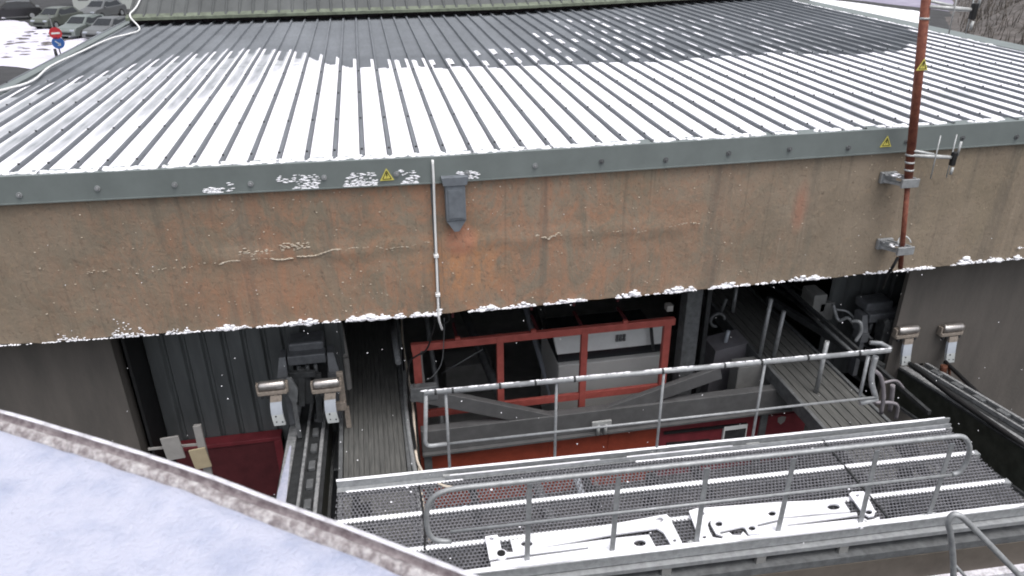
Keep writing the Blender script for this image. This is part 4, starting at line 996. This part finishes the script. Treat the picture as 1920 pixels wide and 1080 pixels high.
c1 = lambda x, y: at_z(880+x*420/1920, 920+y*420/1920, pzz)
c2 = lambda x, y: at_z(1260+x*420/1920, 900+y*420/1920, pzz)
def hole(f, x, y, rx, ry, n=12): return [f(x+rx*math.cos(2*math.pi*k/n), y+ry*math.sin(2*math.pi*k/n)) for k in range(n)]
P1 = thing('cut_steel_plate', c1(900, 440), 'snow covered cut steel plate at the left end of the walkway floor', 'steel plate', 'cut steel plates on the walkway')
o1 = [(135, 390), (240, 375), (258, 420), (285, 520), (375, 525), (352, 425), (600, 380), (1000, 320), (1600, 215), (1690, 200), (1715, 225), (1820, 440), (1800, 460), (1735, 465), (1660, 350), (1610, 318), (1240, 380), (1240, 405), (1540, 375), (1595, 480), (1300, 545), (1000, 580), (560, 640), (200, 660), (170, 580), (240, 560)]
o1 = [(135, 390), (240, 375), (258, 420), (282, 525), (376, 524), (352, 425), (600, 385), (1000, 325), (1600, 215), (1690, 200), (1715, 225), (1822, 440), (1800, 462), (1735, 467), (1665, 355), (1610, 320), (1240, 372), (640, 482), (610, 492), (1240, 404), (1540, 375), (1597, 480), (1300, 530), (520, 640), (190, 660), (180, 610), (1020, 498), (1018, 484), (330, 568), (300, 545), (245, 540), (235, 580), (172, 590)]
cut_plate('plate', [c1(*p) for p in o1], [hole(c1, 190, 410, 20, 13), hole(c1, 492, 452, 52, 26), hole(c1, 1632, 247, 32, 22), hole(c1, 1462, 446, 54, 30), hole(c1, 1760, 424, 17, 13)], pzz-.012, .02, 'snow', P1)
q = MB(); q.tube([c1(274, 552)+Vector((0, 0, -.05)), c1(274, 552)+Vector((0, 0, .022))], .058, 14); q.build('pin_boss', 'snow', P1)
q = MB(); q.tube([c1(274, 550)+Vector((0, 0, .02)), c1(274, 550)+Vector((0, 0, .026))], .042, 14); q.build('pin_hole', 'black', P1)
P2 = thing('cut_steel_plate', c2(900, 330), 'snow covered cut steel plate with stepped slots near the middle of the walkway', 'steel plate', 'cut steel plates on the walkway')
o2 = [(145, 262), (215, 240), (940, 185), (1460, 165), (1530, 270), (1200, 292), (960, 318), (960, 330), (1580, 275), (1590, 300), (985, 382), (990, 395), (1590, 330), (1600, 400), (900, 480), (340, 520), (240, 525), (225, 480)]
cut_plate('plate', [c2(*p) for p in o2], [hole(c2, 250, 286, 30, 20), hole(c2, 402, 373, 32, 24), hole(c2, 858, 284, 34, 22), hole(c2, 1385, 228, 56, 26), hole(c2, 278, 486, 18, 13), hole(c2, 686, 410, 32, 22),
   [c2(*p) for p in ((340, 345), (315, 352), (305, 385), (320, 430), (350, 490), (430, 500), (440, 480), (380, 460), (345, 400), (330, 370))],
   [c2(*p) for p in ((410, 440), (600, 398), (625, 405), (660, 462), (750, 458), (752, 468), (650, 480), (610, 440), (590, 470), (520, 470), (490, 445), (415, 462))],
   [c2(*p) for p in ((730, 380), (930, 335), (930, 352), (735, 398))]], pzz-.012, .02, 'snow', P2)
P3 = thing('link_plate', c2(1640, 200), 'small snowy link plate with a round hole beside the stepped plate', 'steel plate')
cut_plate('plate', [c2(*p) for p in ((1520, 118), (1540, 100), (1640, 96), (1660, 110), (1740, 260), (1735, 300), (1690, 310), (1640, 285))], [hole(c2, 1590, 130, 18, 12), hole(c2, 1688, 272, 30, 22)], pzz-.012, .02, 'snow', P3)
q = MB(); q.prism([c2(*p)+Vector((0, 0, -.045)) for p in ((1600, 330), (1650, 318), (1680, 335), (1730, 325), (1780, 305), (1785, 350), (1620, 395))], (0, 0, .03)); q.build('foot_plate', 'snow', P3)

# cream hose from the gate onto the walkway
q = MB(); q.tube(smooth([at_y(779, 845, 7.3), at_y(784, 868, 7.1), at_y(798, 892, 6.9), at_y(820, 906, 6.7), at_z(850, 914, .03), at_z(900, 912, .03)], 6), .016, 7); tag(q.build('cream_hose', 'cream'), 'cream hose drooping from the left walkway onto the grating', 'hose')
q = MB(); q.tube(smooth([at_z(786, 912, .05), at_z(792, 950, .02), at_z(797, 1000, .02), at_z(796, 1030, .02)], 5), .012, 6); tag(q.build('grating_cable', 'black'), 'black cable lying across the grating at its left end', 'cable')

# ------------------------------------------------------------------ near roof with snowy rim
E0 = [(-420, 690), (-200, 722), (0, 766), (130, 803), (258, 842), (400, 889), (530, 938), (700, 1000), (900, 1078), (1040, 1135), (1250, 1230)]
ZN = 4.2
edge = smooth([at_z(x, y, ZN) for x, y in E0], 8)
NR = thing('near_roof', (-.6, 1.0, ZN-.3), 'snow covered near roof with a grimy double rim at the lower left', 'roof')
def loft(profile, name, m_, rough=0.0):
    q = MB(); n = len(profile)
    for k, p in enumerate(edge):
        t = (edge[min(k+1, len(edge)-1)]-edge[max(k-1, 0)]).normalized(); inn = Vector((t.y, -t.x, 0))
        if inn.dot(Vector((-.6, -1, 0))) < 0: inn = -inn
        for (dd, zz) in profile:
            pp = p+inn*dd; zz2 = zz + (rough*noise.noise(Vector((pp.x*14, pp.y*14, 0)))+rough*.6*noise.noise(Vector((pp.x*40, pp.y*40, 2))) if rough else 0); q.v.append((pp.x, pp.y, ZN+zz2))
    for k in range(len(edge)-1):
        for b in range(n-1): i = k*n+b; q.face((i, i+n, i+n+1, i+1), True)
    return q.build(name, m_, NR)
loft([(.0, -.4), (.0, -.01), (.004, .0), (.012, .004), (.022, .002)], 'outer_lip', 'bright')
loft([(.022, .002), (.025, -.014), (.034, -.022), (.042, -.018), (.047, -.004)], 'gutter_groove', 'grime', .003)
loft([(.047, -.004), (.055, .003), (.066, .004), (.076, -.003), (.088, -.014)], 'inner_ridge', 'groove', .006)
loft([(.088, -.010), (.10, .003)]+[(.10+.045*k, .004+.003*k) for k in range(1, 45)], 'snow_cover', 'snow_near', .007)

# ------------------------------------------------------------------ car park: cars, sign, far house
def car(c, ang, paint, label):
    T = thing('parked_car', c, label, 'car', 'cars parked beyond the snow')
    rot = Matrix.Rotation(ang, 3, 'Z'); L = lambda x, y, z: Vector(c)+rot @ Vector((x, y, z))
    prof = [(-2.1, .35, .78), (-2.12, .7, .80), (-2.0, .95, .80), (-1.75, 1.0, .80), (-1.35, 1.42, .66), (-.4, 1.5, .64), (.35, 1.46, .64), (1.0, 1.02, .78), (1.85, .86, .78), (2.1, .66, .74), (2.12, .36, .74)]
    q = MB(); n = len(prof)
    for sgn in (-1, 1):
        for (x, z, hw) in prof: q.v.append(tuple(L(x, sgn*hw, z)))
    for k in range(n-1): q.face((k, k+1, n+k+1, n+k), False)
    low = len(q.v)
    for sgn in (-1, 1):
        for (x, z, hw) in prof: q.v.append(tuple(L(x, sgn*(.82 if z > .3 else .8), min(z, .9 if .3 > abs(x-9) else .92))))
    for s_ in range(2):
        o = s_*n; o2 = low+s_*n
        for k in range(n-1): q.face((o+k, o+k+1, o2+k+1, o2+k))
        b0 = len(q.v); sg = -1 if s_ == 0 else 1
        for (x, z, hw) in prof: q.v.append(tuple(L(x, sg*.80, .30)))
        for k in range(n-1): q.face((o2+k, o2+k+1, b0+k+1, b0+k))
    i = len(q.v); q.v += [tuple(L(*p)) for p in ((-2.1, -.8, .3), (2.1, -.8, .3), (2.1, .8, .3), (-2.1, .8, .3))]; q.face((i, i+1, i+2, i+3))
    q.face((0, n, n+n-1, n-1)) if False else None
    q.quad(L(2.12, -.74, .36), L(2.12, .74, .36), L(2.10, .74, .3), L(2.10, -.74, .3))
    q.build('body', paint, T)
    q = MB(); e = .012
    q.quad(L(.40, -.56, 1.43+e), L(.40, .56, 1.43+e), L(.97, .66, 1.05+e), L(.97, -.66, 1.05+e)); q.quad(L(-1.40, -.56, 1.38+e), L(-1.40, .56, 1.38+e), L(-1.74, .66, 1.04+e), L(-1.74, -.66, 1.04+e))
    for sg in (-1, 1): q.quad(L(.28, sg*(.665), 1.40), L(-1.2, sg*.675, 1.38), L(-1.5, sg*.815, 1.0), L(.85, sg*.815, 1.0))
    q.build('windows', 'glass', T)
    for (x, y) in ((1.32, .78), (1.32, -.78), (-1.3, .78), (-1.3, -.78)):
        q = MB(); a_, b_ = L(x, y-.1, .32), L(x, y+.1, .32); q.tube([a_, b_], .32, 16); wh = q.build('wheel', 'black', T)
        q = MB(); sg = 1 if y > 0 else -1; q.tube([L(x, y+sg*.1, .32), L(x, y+sg*.112, .32)], .19, 12); q.build('rim', 'galv', wh)
    for sg in (-1, 1):
        q = MB(); q.box(L(2.02, sg*.56, .70), (.18, .32, .12), rot, .02); q.build('headlight', 'ltgrey', T)
    q = MB(); q.box(L(2.125, 0, .5), (.03, 1.0, .16), rot, .01); q.build('grille', 'black', T)
    for sg in (-1, 1): q = MB(); q.box(L(.72, sg*.88, 1.02), (.12, .16, .12), rot, .02); q.build('mirror', paint, T)
    return T
pA = mat('silver_green_paint', (.21, .235, .225), .35, .4, var=.06, scale=1); pB = mat('olive_grey_paint', (.12, .13, .115), .35, .3, var=.06, scale=1); pC = mat('mid_grey_paint', (.17, .175, .18), .35, .4, var=.06, scale=1); pD = mat('black_paint', (.02, .02, .022), .3, var=.1)
CA = R(-112)
for (px, py, pm, lb) in ((112, 50, pB, 'olive grey parked car, leftmost of the row with light hoods'), (163, 68, pA, 'silver green parked car in the middle of the row'), (212, 72, pC, 'mid grey parked car nearest the roof verge'), (30, 36, pD, 'black parked car at the edge of the snow'), (196, 34, pC, 'grey car parked behind the row near the pale house')):
    car(at_z(px, py, GZ)+Vector((0, 0, .0)), CA if pm is not pD else R(-160), pm, lb)

b = at_z(117, 112, GZ)
RS = thing('road_sign', b, 'sign post with a round red no entry sign above a round blue sign', 'road sign')
q = MB(); q.tube([b, b+Vector((-.10, 0, 2.75))], .045, 8); q.build('post', 'galv_dk', RS)
n_ = (Vector((0, 0, CZ))-b); n_.z = 0; n_.normalize(); sx = Vector((-n_.y, n_.x, 0))
zr_ = at_y(104, 62, b.y); zb2 = at_y(109, 80, b.y)
def disc(c, r, m_, nm): q = MB(); q.tube([c, c+n_*.03], r, 22); return q.build(nm, m_, RS)
cr = Vector((b.x, b.y, zr_.z))+n_*.06+sx*(zr_.x-b.x)*.9; cb = Vector((b.x, b.y, zb2.z))+n_*.06+sx*(zb2.x-b.x)*.9
if sx.x < 0: cr = Vector((zr_.x, b.y, zr_.z))+n_*.06; cb = Vector((zb2.x, b.y, zb2.z))+n_*.06
disc(cr, .36, 'signred', 'no_entry_disc'); disc(cb, .36, 'signblue', 'blue_disc')
q = MB(); q.bar(cr+n_*.034-sx*.24, cr+n_*.034+sx*.24, .006, .10); q.build('no_entry_bar', 'white', RS)
q = MB(); q.bar(cb+n_*.034-sx*.15+Vector((0, 0, .12)), cb+n_*.034+sx*.1+Vector((0, 0, -.12)), .006, .07); q.bar(cb+n_*.036+sx*.13+Vector((0, 0, -.15)), cb+n_*.036+sx*.13+Vector((0, 0, .03)), .006, .06); q.bar(cb+n_*.036+sx*.13+Vector((0, 0, -.15)), cb+n_*.036-sx*.06+Vector((0, 0, -.15)), .006, .06); q.build('arrow', 'ltgrey', RS)
# small stump by the sign
q = MB(); p = at_z(107, 108, GZ); q.tube([p, p+Vector((0, 0, .55))], [.11, .09], 8); tag(q.build('bollard', 'dark'), 'short dark bollard left of the sign post', 'bollard')
# far house behind the cars
h0 = at_z(140, 20, GZ); h1 = at_z(330, 14, GZ)
HS = thing('pale_house', h0, 'pale plastered house front with dark openings behind the parked cars', 'house')
hx = (h1-h0).normalized(); hy = Vector((-hx.y, hx.x, 0))
if hy.y < 0: hy = -hy
q = MB(); q.prism([h0, h1, h1+hy*8, h0+hy*8], (0, 0, 5)); q.build('wall', 'facade', HS)
for (s0, s1, z0, z1, nm) in ((2.2, 3.2, .0, 2.2, 'door'), (3.9, 5.0, .9, 2.1, 'window'), (5.6, 6.7, .9, 2.1, 'window'), (7.6, 8.6, 0, 2.2, 'door'), (.5, 1.4, .9, 2.0, 'window')):
    q = MB(); a_, b_ = h0+hx*s0-hy*.03, h0+hx*s1-hy*.03; q.prism([a_+Vector((0, 0, z0)), b_+Vector((0, 0, z0)), b_+Vector((0, 0, z1)), a_+Vector((0, 0, z1))], hy*.027); q.build(nm, 'glass', HS)
q = MB(); q.prism([h0-hy*.4-hx*.4+Vector((0, 0, 5)), h1-hy*.4+hx*.4+Vector((0, 0, 5)), h1+hy*4+hx*.4+Vector((0, 0, 7)), h0+hy*4-hx*.4+Vector((0, 0, 7))], (0, 0, .2)); q.build('roof', 'greenroof', HS)
# bare brush on the bank
q = MB()
for k in range(420):
    x = random.uniform(1790, 1935); y = random.uniform(-10, 72); dpt = at_z(x, y, GZ+1.0)
    p = Vector((dpt.x, dpt.y, GZ)); dd = max(0, p.x-bank_x(p.y))
    if dd < .6: continue
    z = GZ+min(dd, 22)*.42; h = random.uniform(.3, 1.1)
    q.tube([(p.x, p.y, z-.2), (p.x+random.uniform(-.2, .2), p.y+random.uniform(-.2, .2), z+h*.6), (p.x+random.uniform(-.5, .5), p.y+random.uniform(-.3, .3), z+h)], [.03, .02, .008], 4)
tag(q.build('bare_brush', 'brown'), kind='stuff')

# falling snow: a few flakes in the air
q = MB()
for k in range(170):
    y = random.uniform(4.5, 9.0); x = random.uniform(-4, 9); q.blob((x, y, random.uniform(-.6, 2.6)), random.uniform(.003, .0065), (1, 1, 1), k)
tag(q.build('falling_snow', 'snow'), kind='stuff')
# dark steel carrying the guides on each side
for (lb, u) in (('black steel carrier between the two right rope guides and their saddle', ((1668, 603, 1752, 601), (1744, 602, 1741, 628), (1690, 632, 1755, 636), (1660, 600, 1690, 668), (1640, 640, 1700, 700))), ('black steel carrier between the two left rope guides and their saddle', ((545, 702, 592, 700), (566, 690, 566, 760), (596, 700, 600, 790)))):
    q = MB()
    for (x0, y0, x1, y1) in u: q.bar(at_y(x0, y0, 9.6), at_y(x1, y1, 9.52), .09, .07, (0, -1, 0), bev=.006)
    for (x0, y0, x1, y1) in ({True: ((1655, 606, 1692, 668), (1700, 632, 1745, 652)), False: ((540, 706, 590, 752), (592, 734, 604, 800))}[u[0][0] > 1000]):
        p, r = at_y(x0, y0, 9.62), at_y(x1, y1, 9.62); q.span((p.x, 9.56, r.z), (r.x, 9.75, p.z), .012)
    tag(q.build('guide_carrier', 'dark'), lb, 'carrier')
